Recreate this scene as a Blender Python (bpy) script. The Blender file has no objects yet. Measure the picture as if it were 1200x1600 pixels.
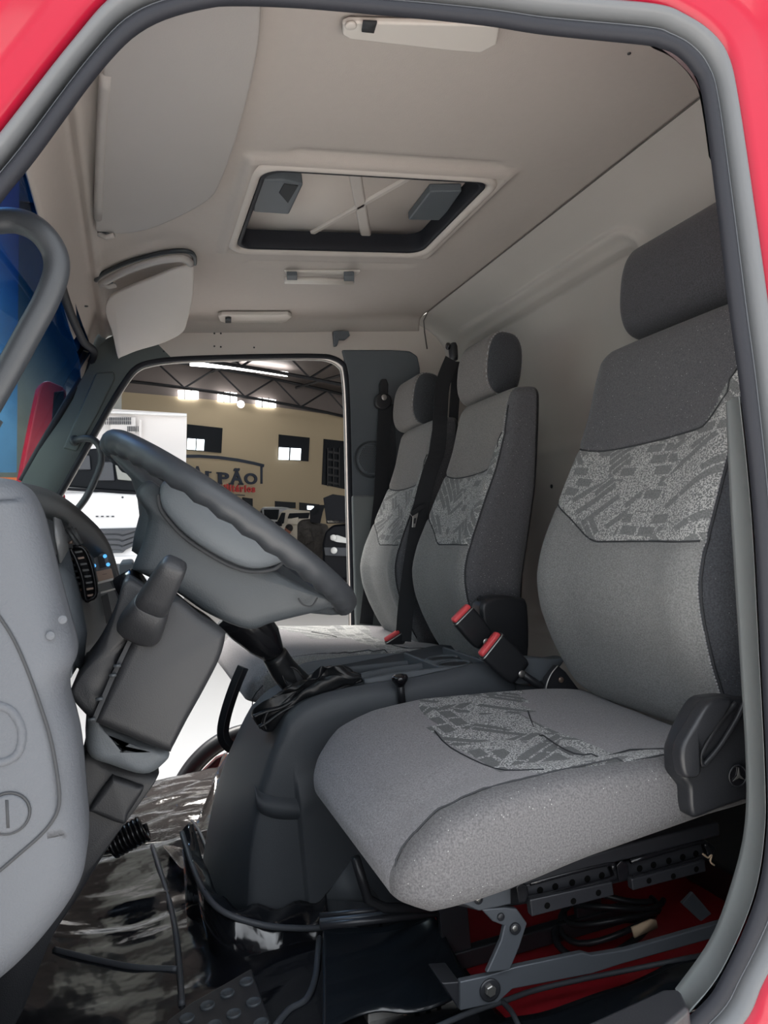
import bpy, bmesh, math, random
from mathutils import Vector, Matrix, noise
random.seed(7)
S = bpy.context.scene
COL = S.collection
# ------------------------------------------------------------------ camera
# cab frame: +X across the cab to the passenger side, +Y to the front of the truck, +Z up, z=0 is the cab floor
FPX = 1215.0
CAM = Vector((-0.70, 0.0, 0.75))
_cx = Vector((205-600, 852-800, FPX)).normalized()
_cr = Vector((4300-600, 490-800, FPX)); _cr = (_cr - _cx*_cr.dot(_cx)).normalized()
_cz = _cx.cross(_cr)
RM = Matrix((_cx, -_cr, -_cz))            # rows: world axes written in camera coordinates (right, down, forward)
cam_d = bpy.data.cameras.new('camera'); cam = bpy.data.objects.new('camera', cam_d); COL.objects.link(cam)
cam_d.sensor_fit = 'VERTICAL'; cam_d.sensor_height = 24; cam_d.lens = 24*FPX/1600; cam_d.clip_start = 0.02; cam_d.clip_end = 300
_r = RM @ Vector((1, 0, 0)); _u = RM @ Vector((0, -1, 0)); _b = RM @ Vector((0, 0, -1))
cam.matrix_world = Matrix(((_r.x, _u.x, _b.x, CAM.x), (_r.y, _u.y, _b.y, CAM.y), (_r.z, _u.z, _b.z, CAM.z), (0, 0, 0, 1)))
S.camera = cam
# ------------------------------------------------------------------ light
w = bpy.data.worlds.new('world'); S.world = w; w.use_nodes = True
wb = w.node_tree.nodes['Background']; wb.inputs[1].default_value = 1.0
_n = w.node_tree.nodes; _l = w.node_tree.links.new; _tc = _n.new('ShaderNodeTexCoord'); _sx = _n.new('ShaderNodeSeparateXYZ'); _cr = _n.new('ShaderNodeValToRGB')   # hazy sky: surroundings dimmer than the open sky above
_l(_tc.outputs['Generated'], _sx.inputs[0]); _l(_sx.outputs['Z'], _cr.inputs[0]); _l(_cr.outputs[0], wb.inputs[0])
_cr.color_ramp.elements[0].color = (.55, .57, .60, 1); _cr.color_ramp.elements[0].position = .02; _cr.color_ramp.elements[1].color = (1.25, 1.32, 1.40, 1); _cr.color_ramp.elements[1].position = .75
sun_d = bpy.data.lights.new('sun', 'SUN'); sun_d.energy = 6.5; sun_d.angle = math.radians(40); sun_d.color = (1, .95, .88)
sun = bpy.data.objects.new('sun', sun_d); COL.objects.link(sun); sun.rotation_euler = Vector((1.0, .35, 1.7)).to_track_quat('Z', 'Y').to_euler()
S.view_settings.view_transform = 'Standard'; S.view_settings.look = 'None'; S.view_settings.gamma = 1
S.view_settings.use_curve_mapping = False; S.view_settings.exposure = 1.25

# ------------------------------------------------------------------ helpers
def ray(px, py): return (RM @ Vector((px-600, py-800, FPX))).normalized()
def at(px, py, **k):
    """point seen at photo pixel (px, py) on the plane x=, y= or z= """
    d = ray(px, py); a, v = list(k.items())[0]; i = 'xyz'.index(a)
    return CAM + d*((v-CAM[i])/d[i])
def hit(px, py, p0, n):
    d = ray(px, py); return CAM + d*((p0-CAM).dot(n)/d.dot(n))
MATS = {}
def mat(name, col, rough=.6, metal=0, spec=.5, bump=None, var=None, coat=0, emit=None, alpha=None):
    """bump=(scale, strength, detail) noise relief; var=(scale, amount) colour mottling"""
    m = bpy.data.materials.new(name); m.use_nodes = True; nt = m.node_tree; b = nt.nodes['Principled BSDF']
    b.inputs['Base Color'].default_value = (*col, 1); b.inputs['Roughness'].default_value = rough; b.inputs['Metallic'].default_value = metal
    b.inputs['Specular IOR Level'].default_value = spec; b.inputs['Coat Weight'].default_value = coat; b.inputs['Coat Roughness'].default_value = .08
    tc = nt.nodes.new('ShaderNodeTexCoord')
    if var:
        n = nt.nodes.new('ShaderNodeTexNoise'); n.inputs['Scale'].default_value = var[0]; n.inputs['Detail'].default_value = 5
        nt.links.new(tc.outputs['Object'], n.inputs['Vector'])
        mx = nt.nodes.new('ShaderNodeMix'); mx.data_type = 'RGBA'
        mx.inputs['A'].default_value = (*[c*(1-var[1]) for c in col], 1); mx.inputs['B'].default_value = (*[min(1, c*(1+var[1])) for c in col], 1)
        nt.links.new(n.outputs['Fac'], mx.inputs['Factor']); nt.links.new(mx.outputs['Result'], b.inputs['Base Color'])
    if bump:
        n = nt.nodes.new('ShaderNodeTexNoise'); n.inputs['Scale'].default_value = bump[0]; n.inputs['Detail'].default_value = bump[2] if len(bump) > 2 else 3
        nt.links.new(tc.outputs['Object'], n.inputs['Vector'])
        bp = nt.nodes.new('ShaderNodeBump'); bp.inputs['Strength'].default_value = bump[1]; bp.inputs['Distance'].default_value = bump[3] if len(bump) > 3 else .002
        nt.links.new(n.outputs['Fac'], bp.inputs['Height']); nt.links.new(bp.outputs['Normal'], b.inputs['Normal'])
    if emit: b.inputs['Emission Color'].default_value = (*emit[0], 1); b.inputs['Emission Strength'].default_value = emit[1]
    MATS[name] = m; return m
def ND(nt, t, **kw):
    n = nt.nodes.new(t)
    for k, v in kw.items():
        if k in n.inputs: n.inputs[k].default_value = v
        else: setattr(n, k, v)
    return n
def fabric(name, base, speck, lim, weave=.35, pattern=None):
    m = mat(name, base, .9, spec=.15); nt = m.node_tree; b = nt.nodes['Principled BSDF']; L = nt.links.new
    b.inputs['Sheen Weight'].default_value = .12
    tc = [n for n in nt.nodes if n.type == 'TEX_COORD'][0]
    n1 = ND(nt, 'ShaderNodeTexNoise', Scale=420., Detail=2.); L(tc.outputs['Object'], n1.inputs['Vector'])
    n2 = ND(nt, 'ShaderNodeTexVoronoi', Scale=150.); L(tc.outputs['Object'], n2.inputs['Vector'])
    lt = ND(nt, 'ShaderNodeMath', operation='LESS_THAN'); lt.inputs[1].default_value = lim; L(n2.outputs['Distance'], lt.inputs[0])
    bw = ND(nt, 'ShaderNodeSeparateColor'); L(n2.outputs['Color'], bw.inputs[0])
    g2 = ND(nt, 'ShaderNodeMath', operation='GREATER_THAN'); g2.inputs[1].default_value = .6; L(bw.outputs[0], g2.inputs[0])
    mu = ND(nt, 'ShaderNodeMath', operation='MULTIPLY'); L(lt.outputs[0], mu.inputs[0]); L(g2.outputs[0], mu.inputs[1])
    r = ND(nt, 'ShaderNodeMapRange'); r.inputs['From Min'].default_value = .35; r.inputs['From Max'].default_value = .65; r.inputs['To Min'].default_value = .78; r.inputs['To Max'].default_value = 1.22
    L(n1.outputs['Fac'], r.inputs['Value'])
    m0 = ND(nt, 'ShaderNodeVectorMath', operation='SCALE'); m0.inputs[0].default_value = base; L(r.outputs[0], m0.inputs['Scale'])
    out = m0.outputs[0]
    if pattern:
        light, dark = pattern
        sx = ND(nt, 'ShaderNodeSeparateXYZ'); L(tc.outputs['Object'], sx.inputs[0])
        ad = ND(nt, 'ShaderNodeMath', operation='SUBTRACT'); L(sx.outputs['Z'], ad.inputs[0]); L(sx.outputs['Y'], ad.inputs[1])
        cb = ND(nt, 'ShaderNodeCombineXYZ'); L(sx.outputs['X'], cb.inputs[0]); L(ad.outputs[0], cb.inputs[1])
        outs = []
        for ang, sc, w_, h_, mo in ((38, 1, .12, .020, .0022), (-48, 1, .10, .019, .002), (-5, 1, .05, .030, .004)):
            mp = ND(nt, 'ShaderNodeMapping'); mp.inputs['Rotation'].default_value = (0, 0, math.radians(ang)); L(cb.outputs[0], mp.inputs['Vector'])
            br = ND(nt, 'ShaderNodeTexBrick', Scale=1.); br.inputs['Brick Width'].default_value = w_; br.inputs['Row Height'].default_value = h_; br.inputs['Mortar Size'].default_value = mo; br.inputs['Mortar Smooth'].default_value = 0
            br.inputs['Color1'].default_value = (0, 0, 0, 1); br.inputs['Color2'].default_value = (1, 1, 1, 1); br.inputs['Mortar'].default_value = (0, 0, 0, 1)
            L(mp.outputs[0], br.inputs['Vector'])
            gt = ND(nt, 'ShaderNodeMath', operation='LESS_THAN'); gt.inputs[1].default_value = .46; L(br.outputs['Color'], gt.inputs[0]); outs.append(gt)
        vo = ND(nt, 'ShaderNodeTexVoronoi', Scale=9.); L(cb.outputs[0], vo.inputs['Vector'])
        sc = ND(nt, 'ShaderNodeSeparateColor'); L(vo.outputs['Color'], sc.inputs[0])
        s1 = ND(nt, 'ShaderNodeMath', operation='GREATER_THAN'); s1.inputs[1].default_value = .55; L(sc.outputs[0], s1.inputs[0])
        s2 = ND(nt, 'ShaderNodeMath', operation='GREATER_THAN'); s2.inputs[1].default_value = .6; L(sc.outputs[1], s2.inputs[0])
        ma = ND(nt, 'ShaderNodeMix'); ma.data_type = 'FLOAT'; L(s1.outputs[0], ma.inputs['Factor']); L(outs[0].outputs[0], ma.inputs[2]); L(outs[1].outputs[0], ma.inputs[3])
        mb_ = ND(nt, 'ShaderNodeMix'); mb_.data_type = 'FLOAT'; L(s2.outputs[0], mb_.inputs['Factor']); L(ma.outputs[0], mb_.inputs[2]); L(outs[2].outputs[0], mb_.inputs[3])
        nn = ND(nt, 'ShaderNodeTexNoise', Scale=380., Detail=1.); L(tc.outputs['Object'], nn.inputs['Vector'])
        th = ND(nt, 'ShaderNodeMath', operation='GREATER_THAN'); th.inputs[1].default_value = .50; L(nn.outputs['Fac'], th.inputs[0])
        c = ND(nt, 'ShaderNodeMath', operation='MULTIPLY'); L(mb_.outputs[0], c.inputs[0]); L(th.outputs[0], c.inputs[1])
        mm = ND(nt, 'ShaderNodeMix'); mm.data_type = 'RGBA'; mm.inputs['A'].default_value = (*dark, 1); mm.inputs['B'].default_value = (*light, 1)
        L(c.outputs[0], mm.inputs['Factor']); mx2 = ND(nt, 'ShaderNodeVectorMath', operation='SCALE'); L(mm.outputs['Result'], mx2.inputs[0]); L(r.outputs[0], mx2.inputs['Scale'])
        out = mx2.outputs[0]
    mx = ND(nt, 'ShaderNodeMix'); mx.data_type = 'RGBA'; L(mu.outputs[0], mx.inputs['Factor']); L(out, mx.inputs['A']); mx.inputs['B'].default_value = (*speck, 1)
    L(mx.outputs['Result'], b.inputs['Base Color'])
    wv = ND(nt, 'ShaderNodeTexNoise', Scale=700., Detail=1.); L(tc.outputs['Object'], wv.inputs['Vector'])
    bp = ND(nt, 'ShaderNodeBump', Strength=weave, Distance=.0012); L(wv.outputs['Fac'], bp.inputs['Height']); L(bp.outputs['Normal'], b.inputs['Normal'])
    return m

mat('headliner', (.455, .41, .38), .95, spec=.1, bump=(450, .25, 2, .001), var=(60, .03))
mat('headliner_smooth', (.54, .49, .455), .8, spec=.2, var=(20, .03))
mat('visor_mat', (.40, .375, .36), .9, spec=.15, bump=(350, .15, 2, .001), var=(9, .03))
mat('rear_wall_mat', (.46, .43, .405), .85, spec=.15, bump=(400, .25, 2, .001), var=(6, .04))
mat('grey_plastic', (.082, .088, .100), .6, spec=.3, bump=(420, .5, 2, .0012), var=(12, .04))
mat('dark_plastic', (.042, .049, .056), .5, spec=.45, bump=(500, .35, 2, .001), var=(10, .08))
mat('mid_plastic', (.105, .118, .132), .55, spec=.4, bump=(500, .35, 2, .001), var=(10, .06))
mat('console_plastic', (.062, .070, .081), .5, spec=.5, bump=(600, .3, 2, .001), var=(7, .08))
mat('column_plastic', (.021, .022, .025), .5, spec=.45, bump=(600, .3, 2, .001), var=(9, .06))
mat('black_plastic', (.018, .019, .022), .4, spec=.45, bump=(500, .2, 2, .0008))
mat('black_gloss', (.01, .01, .012), .18, spec=.6)
mat('wheel_rim_mat', (.030, .033, .038), .42, spec=.45, bump=(900, .25, 2, .0006))
mat('pillar_trim_mat', (.19, .205, .205), .5, spec=.3, var=(8, .04))
mat('rubber', (.018, .019, .024), .6, spec=.2, bump=(200, .2, 2, .001))
mat('rubber_grey', (.11, .115, .122), .45, spec=.3)
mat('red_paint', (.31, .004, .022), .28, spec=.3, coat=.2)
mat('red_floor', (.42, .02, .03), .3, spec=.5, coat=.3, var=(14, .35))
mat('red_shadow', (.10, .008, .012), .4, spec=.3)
mat('black_vinyl', (.008, .009, .012), .14, spec=.7, bump=(9, .5, 3, .015), coat=.5)
mat('vinyl_plain', (.010, .013, .017), .22, spec=.6, bump=(6, .6, 3, .01), coat=.3)
mat('clear_wrap', (.05, .045, .045), .15, spec=.6, bump=(16, .7, 3, .01), coat=.4, var=(9, .6))
mat('pillar_mat', (.085, .10, .10), .5, spec=.3, var=(6, .05))
mat('plug_mat', (.26, .245, .235), .8)  # plug grey darkened for the shading on the domes
mat('seam_soft', (.10, .09, .085), .8)
mat('piping_mat', (.075, .082, .095), .5)
mat('leather', (.012, .013, .015), .35, spec=.5, bump=(60, .35, 3, .003))
mat('black_steel', (.030, .031, .036), .33, metal=.2, spec=.6, var=(20, .2))
mat('grey_steel', (.10, .11, .125), .38, metal=.3, spec=.5, var=(12, .12))
mat('zinc', (.45, .44, .42), .35, metal=.9, var=(30, .15))
mat('chrome', (.7, .7, .7), .12, metal=1)
mat('belt_webbing', (.018, .019, .022), .7, spec=.3, bump=(300, .3, 1, .001))
mat('buckle_red', (.75, .075, .085), .4, spec=.5)
mat('stitch_mat', (.33, .33, .34), .8)
mat('seam_dark', (.03, .032, .036), .8)
mat('hole_black', (.003, .003, .003), .9, spec=.05)
mat('white_plastic', (.62, .58, .54), .45, spec=.4)
mat('cardboard', (.45, .33, .22), .9)
mat('blue_led', (.05, .25, .6), .4, emit=((.1, .45, 1), .5))
mat('dial_grey', (.12, .125, .13), .3, spec=.6)
mat('wood_metal', (.30, .22, .18), .35, metal=.6)
fabric('seat_plain', (.205, .207, .205), (.5, .5, .5), .05)
fabric('seat_warm', (.20, .188, .182), (.5, .5, .5), .04)
fabric('seat_side', (.092, .092, .100), (.42, .42, .44), .10, .12)
fabric('seat_side_dark', (.05, .053, .06), (.3, .3, .3), .07, .12)
fabric('seat_cushion', (.23, .222, .232), (.5, .5, .5), .10, .12)
fabric('seat_cushion_side', (.112, .109, .113), (.33, .33, .32), .10, .12)  # cushion side darker than its top: light from above put into the colour
fabric('headrest_dark', (.062, .062, .070), (.2, .2, .2), .03)
fabric('headrest_warm', (.18, .165, .16), (.3, .3, .3), .03)
fabric('seat_pattern', (.12, .12, .12), (.5, .5, .5), .03, .5, pattern=((.43, .43, .42), (.17, .175, .175)))
fabric('seat_pattern_light', (.16, .16, .16), (.6, .6, .6), .03, .5, pattern=((.46, .46, .455), (.115, .118, .12)))

def setp(o, label=None, cat=None, group=None, kind=None):
    if label: o['label'] = label
    if cat: o['category'] = cat
    if group: o['group'] = group
    if kind: o['kind'] = kind
    return o
def obj(name, verts, faces, m, parent=None, smooth=True, bevel=0, seg=3, sub=0, solid=0):
    me = bpy.data.meshes.new(name); me.from_pydata([tuple(v) for v in verts], [], faces); me.update()
    bm = bmesh.new(); bm.from_mesh(me); bmesh.ops.remove_doubles(bm, verts=bm.verts, dist=1e-6)
    if not solid: bmesh.ops.recalc_face_normals(bm, faces=bm.faces)
    bm.to_mesh(me); bm.free()
    o = bpy.data.objects.new(name, me); COL.objects.link(o); me.materials.append(MATS[m] if isinstance(m, str) else m)
    if smooth: me.polygons.foreach_set('use_smooth', [True]*len(me.polygons))
    if solid: md = o.modifiers.new('solid', 'SOLIDIFY'); md.thickness = solid; md.offset = 0
    if bevel:
        md = o.modifiers.new('bevel', 'BEVEL'); md.width = bevel; md.segments = seg; md.limit_method = 'ANGLE'; md.angle_limit = math.radians(28)
        md.harden_normals = True
    if sub: md = o.modifiers.new('sub', 'SUBSURF'); md.levels = md.render_levels = sub
    if parent: o.parent = parent
    return o
def empty(name, loc, label, cat, group=None):
    o = bpy.data.objects.new(name, None); COL.objects.link(o); o.empty_display_size = .05
    o['_loc'] = 0; del o['_loc']
    return setp(o, label, cat, group)
class MB:
    def __init__(s): s.v = []; s.f = []
    def add(s, v, f):
        n = len(s.v); s.v += [Vector(p) for p in v]; s.f += [tuple(i+n for i in q) for q in f]; return s
    def box(s, c, d, rot=None):
        c = Vector(c); R = rot or Matrix.Identity(3)
        v = [c + R @ Vector((sx*d[0]/2, sy*d[1]/2, sz*d[2]/2)) for sx in (-1, 1) for sy in (-1, 1) for sz in (-1, 1)]
        return s.add(v, [(0, 1, 3, 2), (4, 6, 7, 5), (0, 4, 5, 1), (2, 3, 7, 6), (0, 2, 6, 4), (1, 5, 7, 3)])
    def tube(s, pts, r, n=12, cap=True, flat=None):
        pts = [Vector(p) for p in pts]; rr = r if isinstance(r, (list, tuple)) else [r]*len(pts)
        t0 = (pts[1]-pts[0]).normalized(); up = Vector((0, 0, 1)) if abs(t0.z) < .9 else Vector((1, 0, 0))
        a = t0.cross(up).normalized(); rings = []
        for i, p in enumerate(pts):
            t = (pts[min(i+1, len(pts)-1)] - pts[max(i-1, 0)]).normalized()
            a = (a - t*a.dot(t)).normalized(); b = t.cross(a)
            rings.append([p + (a*math.cos(k*2*math.pi/n) + b*math.sin(k*2*math.pi/n)*(flat or 1))*rr[i] for k in range(n)])
        return s.rings(rings, cap)
    def rings(s, rings, cap=True, closed=True):
        n = len(rings[0]); v = [p for r_ in rings for p in r_]; f = []
        for i in range(len(rings)-1):
            for k in range(n if closed else n-1): f.append((i*n+k, i*n+(k+1) % n, (i+1)*n+(k+1) % n, (i+1)*n+k))
        if cap: f += [tuple(range(n)), tuple(reversed(range((len(rings)-1)*n, len(rings)*n)))]
        return s.add(v, f)
    def prism(s, poly, d):
        """poly: 3-D outline, d: extrusion vector"""
        n = len(poly); d = Vector(d); v = [Vector(p) for p in poly] + [Vector(p)+d for p in poly]
        return s.add(v, [tuple(range(n)), tuple(range(2*n-1, n-1, -1))] + [(i, (i+1) % n, n+(i+1) % n, n+i) for i in range(n)])
    def disc(s, c, ax, r, h, n=16, r2=None):
        c = Vector(c); ax = Vector(ax).normalized(); a = ax.orthogonal().normalized(); b = ax.cross(a)
        R = [[c + ax*hh + (a*math.cos(k*2*math.pi/n)+b*math.sin(k*2*math.pi/n))*q for k in range(n)] for hh, q in ((0, r), (h*.8, r2 or r), (h, (r2 or r)*.85))]
        return s.rings(R)
    def torus(s, c, ax, R, r, n=32, m=8, squash=1):
        c = Vector(c); ax = Vector(ax).normalized(); a = ax.orthogonal().normalized(); b = ax.cross(a); rg = []
        for i in range(n+1):
            t = 2*math.pi*i/n; d = a*math.cos(t)+b*math.sin(t)
            rg.append([c + d*(R+r*math.cos(2*math.pi*k/m)) + ax*r*squash*math.sin(2*math.pi*k/m) for k in range(m)])
        return s.rings(rg, cap=False)
    def out(s, name, m, parent=None, **k): return obj(name, s.v, s.f, m, parent, **k)
def spline(pts, n=8, closed=False):
    pts = [Vector(p) for p in pts]; out = []; N = len(pts)
    for i in range(N if closed else N-1):
        if closed: p0, p1, p2, p3 = pts[(i-1) % N], pts[i], pts[(i+1) % N], pts[(i+2) % N]
        else: p0, p1, p2, p3 = pts[max(i-1, 0)], pts[i], pts[i+1], pts[min(i+2, N-1)]
        for k in range(n):
            t = k/n; out.append(.5*((2*p1)+(p2-p0)*t+(2*p0-5*p1+4*p2-p3)*t*t+(3*p1-p0-3*p2+p3)*t**3))
    if not closed: out.append(pts[-1])
    return out
def ribbon(pts, wd, w, th=.0022):
    """flat strip along pts, width direction(s) wd"""
    R = []
    pts = [Vector(p) for p in pts]
    for i, p in enumerate(pts):
        t = (pts[min(i+1, len(pts)-1)]-pts[max(i-1, 0)]).normalized(); d = Vector(wd[i] if isinstance(wd, list) else wd); d = (d-t*d.dot(t)).normalized(); n = t.cross(d)
        R.append([p+d*w/2+n*th/2, p-d*w/2+n*th/2, p-d*w/2-n*th/2, p+d*w/2-n*th/2])
    return MB().rings(R)
def ss(a, b, x):
    t = max(0., min(1., (x-a)/(b-a))); return t*t*(3-2*t)
def interp(tab, x):
    if x <= tab[0][0]: return tab[0][1]
    for (a, b), (c, d) in zip(tab, tab[1:]):
        if x <= c: return b+(d-b)*(x-a)/(c-a)
    return tab[-1][1]
def inpoly(p, poly):
    c = False; j = len(poly)-1
    for i in range(len(poly)):
        if (poly[i][1] > p[1]) != (poly[j][1] > p[1]) and p[0] < (poly[j][0]-poly[i][0])*(p[1]-poly[i][1])/(poly[j][1]-poly[i][1])+poly[i][0]: c = not c
        j = i
    return c
def px_prism(pix, x0, x1): # silhouette on the plane x=x0, carried straight across to x=x1
    return MB().prism([at(a, b, x=x0) for a, b in pix], (x1-x0, 0, 0))
# ================================================================== SETTING: truck cab shell
def struct(o): o['kind'] = 'structure'; return o
I_ = [(1075,1580),(1125,1515),(1175,1400),(1192,1300),(1192,1200),(1182,1000),(1171,800),(1152,620),(1132,475),(1115,330),(1092,155),(1075,115),(1050,90),(1025,80),(1000,75),(850,60),(750,45),(600,30),(405,15),(320,20),(230,50),(160,115),(60,250),(0,325),(-100,460),(-190,620),(-240,900),(-240,1300),(-180,1560),(0,1700),(500,1770),(900,1720)]
O_ = [(1135,1610),(1185,1522),(1240,1410),(1252,1300),(1248,1200),(1238,1000),(1225,800),(1207,610),(1190,470),(1170,330),(1145,165),(1130,97),(1105,60),(1062,30),(1010,12),(855,0),(752,-12),(602,-24),(388,-36),(262,-28),(178,0),(107,78),(5,208),(-56,282),(-160,420),(-250,600),(-300,900),(-300,1300),(-240,1600),(0,1760),(500,1830),(920,1780)]
def tumble(p): return Vector((p.x + .05*ss(.55, 1.3, p.z), p.y, p.z))
Iw = spline([at(a, b, x=0) for a, b in I_], 6, True); Ow = spline([at(a, b, x=0) for a, b in O_], 6, True)
def loop_sweep(prof):
    R = []
    for a, b in zip(Iw, Ow): R.append([Vector((0, a.y, a.z)) + (b-a)*(min(t, 5.2+6*ss(.1, -.25, a.y)+6*ss(.8, .6, a.z))) + Vector((x, 0, 0)) for t, x in prof])
    R.append(R[0]); return MB().rings(R, cap=False, closed=False)
struct(loop_sweep([(1., .004), (1.04, -.006), (1.3, -.012), (1.8, -.012), (2.0, -.016), (2.3, -.03), (2.6, -.034), (3.4, -.034), (3.7, -.05), (4.1, -.056), (5, -.06), (6.5, -.055), (8.5, -.04), (11, 0.0)]).out('wall_left', 'red_paint'))
sl = struct(loop_sweep([(1.0, .04), (.75, .03), (.58, .012), (.20, .001), (.0, -.005), (.08, -.012), (.22, -.014), (.36, -.010), (.42, -.002), (.46, .004)]).out('trim_1', 'rubber'))
setp(sl, 'dark rubber door seal framing the near door opening')
t_ = loop_sweep([(.56, .006), (.58, -.004), (.66, -.014), (.78, -.018), (.90, -.014), (.99, -.003), (1.0, .006)]).out('outer_seal_lip', 'rubber_grey', sl); setp(t_, 'lighter grey outer lip of the seal')
loop_sweep([(.40, -.002), (.43, .010), (.5, .014), (.57, .008)]).out('seal_groove', 'black_plastic', sl)
loop_sweep([(.385, -.0075), (.39, -.0095), (.40, -.0095), (.405, -.006)]).out('seal_bead', 'piping_mat', sl)
# reveal between seal and inner shell, above and behind
R = []
for a, b in zip(Iw, Ow):
    o = (b-a); o.x = 0; o.normalize(); q = [Vector((x, a.y, a.z))+o*d for x, d in ((.010, .012), (.03, .037), (.05, .06), (.075, .11), (.11, .17))]
    for p in q: p.z = min(p.z, 1.45)
    R.append(q)
sel = [(i, r) for i, r in enumerate(R) if r[0].z > (1.12 if r[0].y < -.4 else .95)]
k0 = max(range(1, len(sel)), key=lambda j: sel[j][0]-sel[j-1][0]) if sel[-1][0]-sel[0][0] > len(sel) else 0
sel = [r for i, r in sel[k0:]+sel[:k0]]
struct(MB().rings(sel, cap=False, closed=False).out('trim_2', 'dark_plastic'))
# pillar strip (light grey) low on the right
Lp = [(1133,628),(1141,800),(1155,1025),(1165,1200),(1162,1300),(1140,1390),(1108,1472),(1054,1549)]
Rp = [(1154,618),(1173,800),(1184,1000),(1194,1200),(1194,1300),(1177,1402),(1127,1517),(1077,1582)]
A = spline([at(a, b, x=.045) for a, b in Lp], 6); B = spline([at(a, b, x=.004) for a, b in Rp], 6)
o = struct(MB().rings([[a+Vector((.03, -.08, 0)), a+Vector((.004, -.004, 0)), a.lerp(b, .12)-Vector((.002, 0, 0)), a.lerp(b, .9)-Vector((.004, 0, 0)), b, b+Vector((.01, -.01, 0))] for a, b in zip(A, B)], cap=False, closed=False).out('trim_3', 'pillar_trim_mat'))
setp(o, 'light grey plastic strip inside the near door pillar')
# inner left wall behind the door opening
struct(MB().box((.030, -.98, .70), (.01, .42, 1.40)).out('wall_left', 'dark_plastic', smooth=False))
# sill step cover
st = MB().prism([at(a, b, z=.235) for a, b in [(860,1640),(905,1602),(1035,1543),(1062,1543),(1078,1573),(1000,1640)]], (0, 0, -.035)).out('trim_4', 'black_plastic', bevel=.006)
struct(st)
# ---- ceiling
HX0, HX1, HY0, HY1 = .785, 1.225, -.80, -.30
def ceil_z(x, y):
    z = 1.47
    z -= .14*ss(.045, .115, y) ; z += .006*math.exp(-((y-.045)/.012)**2); z -= .012*math.exp(-((y-.028)/.008)**2)
    if x > 1.84: z -= .05*(1-math.sqrt(max(0, 1-((x-1.84)/.055)**2)))
    if x < .3: z -= .05*ss(.3, .1, x)
    z -= .010*ss(1.0, 0, abs((y+.92)/.05)) * 0
    for (bx, by0, by1) in ((.735, -.78, -.36), (1.345, -.80, -.36)):   # pressed ribs either side of the hatch
        z += .008*math.exp(-((x-bx)/.016)**4)*ss(by0-.03, by0+.01, y)*ss(by1+.03, by1-.01, y)
    d = max(abs(x-(HX0+HX1)/2)-(HX1-HX0)/2, abs(y-(HY0+HY1)/2)-(HY1-HY0)/2)
    z -= .014*math.exp(-((d-.022)/.013)**2)
    return z
xs = [0.10+i*.0105 for i in range(170)]; xs = [x for x in xs if x < 1.893]+[1.895]; ys = [-1.04+j*.0075 for j in range(154)]
xs = sorted(xs+[HX0, HX1]); ys = sorted(ys+[HY0, HY1])
v = [Vector((x, y, ceil_z(x, y))) for x in xs for y in ys]; ny = len(ys)
f = [(i*ny+j, i*ny+j+1, (i+1)*ny+j+1, (i+1)*ny+j) for i in range(len(xs)-1) for j in range(ny-1) if not (HX0 <= (xs[i]+xs[i+1])/2 <= HX1 and HY0 <= (ys[j]+ys[j+1])/2 <= HY1)]
ceiling = struct(obj('ceiling', v, f, 'headliner', solid=.004))
MB().tube([(x, -1.043, 1.469) for x in (.12, .6, 1.2, 1.80)]+[(1.86, -1.05, 1.455), (1.885, -1.06, 1.42), (1.888, -1.065, 1.36)], .0022, 8).out('seam_joint', 'seam_soft', ceiling)
for k, (a, b) in enumerate([(335,521),(345,521),(335,541),(345,542),(256,549),(397,543)]):
    c = at(a, b, x=1.884); MB().disc(c, (-1, 0, 0), .0032, .001, 8).out('screw_hole', 'seam_dark', ceiling)
for a, b, r in [(983,83,.003),(88,350,.003),(135,478,.005)]:
    c = at(a, b, z=1.468 if a > 500 else 1.40); MB().disc(c, (0, 0, -1), r, .002, 8).out('screw_hole', 'seam_dark', ceiling)
# ---- rear wall with cove and pressed panel
prof = [(-1.045, 1.47), (-1.06, 1.462), (-1.08, 1.452), (-1.105, 1.437), (-1.13, 1.42), (-1.15, 1.40), (-1.168, 1.375), (-1.18, 1.345), (-1.19, 1.31), (-1.196, 1.27), (-1.2, 1.22)]
zz = [1.22-.012*i for i in range(103)]
prof = [(p.x, p.y) for p in spline([Vector((a, b, 0)) for a, b in prof], 6)]
prof += [(-1.2, z) for z in zz[1:]]
WX = [.03+.0125*i for i in range(149)]+[1.886, 1.893]
def wall_y(x, y, z):
    d = 0
    if z < 1.40:
        ax_, bz_ = .035-min(x-.83, 1.80-x), .035-min(1.356-z, z-.40); dd = .035-(math.hypot(ax_, bz_) if ax_ > 0 and bz_ > 0 else max(ax_, bz_))       # inside the pressed panel
        d -= .026*ss(-.002, .010, dd); d += .013*math.exp(-((dd+.030)/.011)**2)
    d += .008*math.exp(-((z-.925)/.012)**2)
    return y+d
v = []
for x in WX:
    for y, z in prof:
        v.append(Vector((x, wall_y(x, y, z)+(0 if x < 1.82 else .06*(1-math.sqrt(max(0, 1-((x-1.82)/.075)**2)))), z)))
n = len(prof); f = [(i*n+j, i*n+j+1, (i+1)*n+j+1, (i+1)*n+j) for i in range(len(WX)-1) for j in range(n-1)]
rear = struct(obj('wall_rear', v, f, 'rear_wall_mat', solid=.004))
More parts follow.
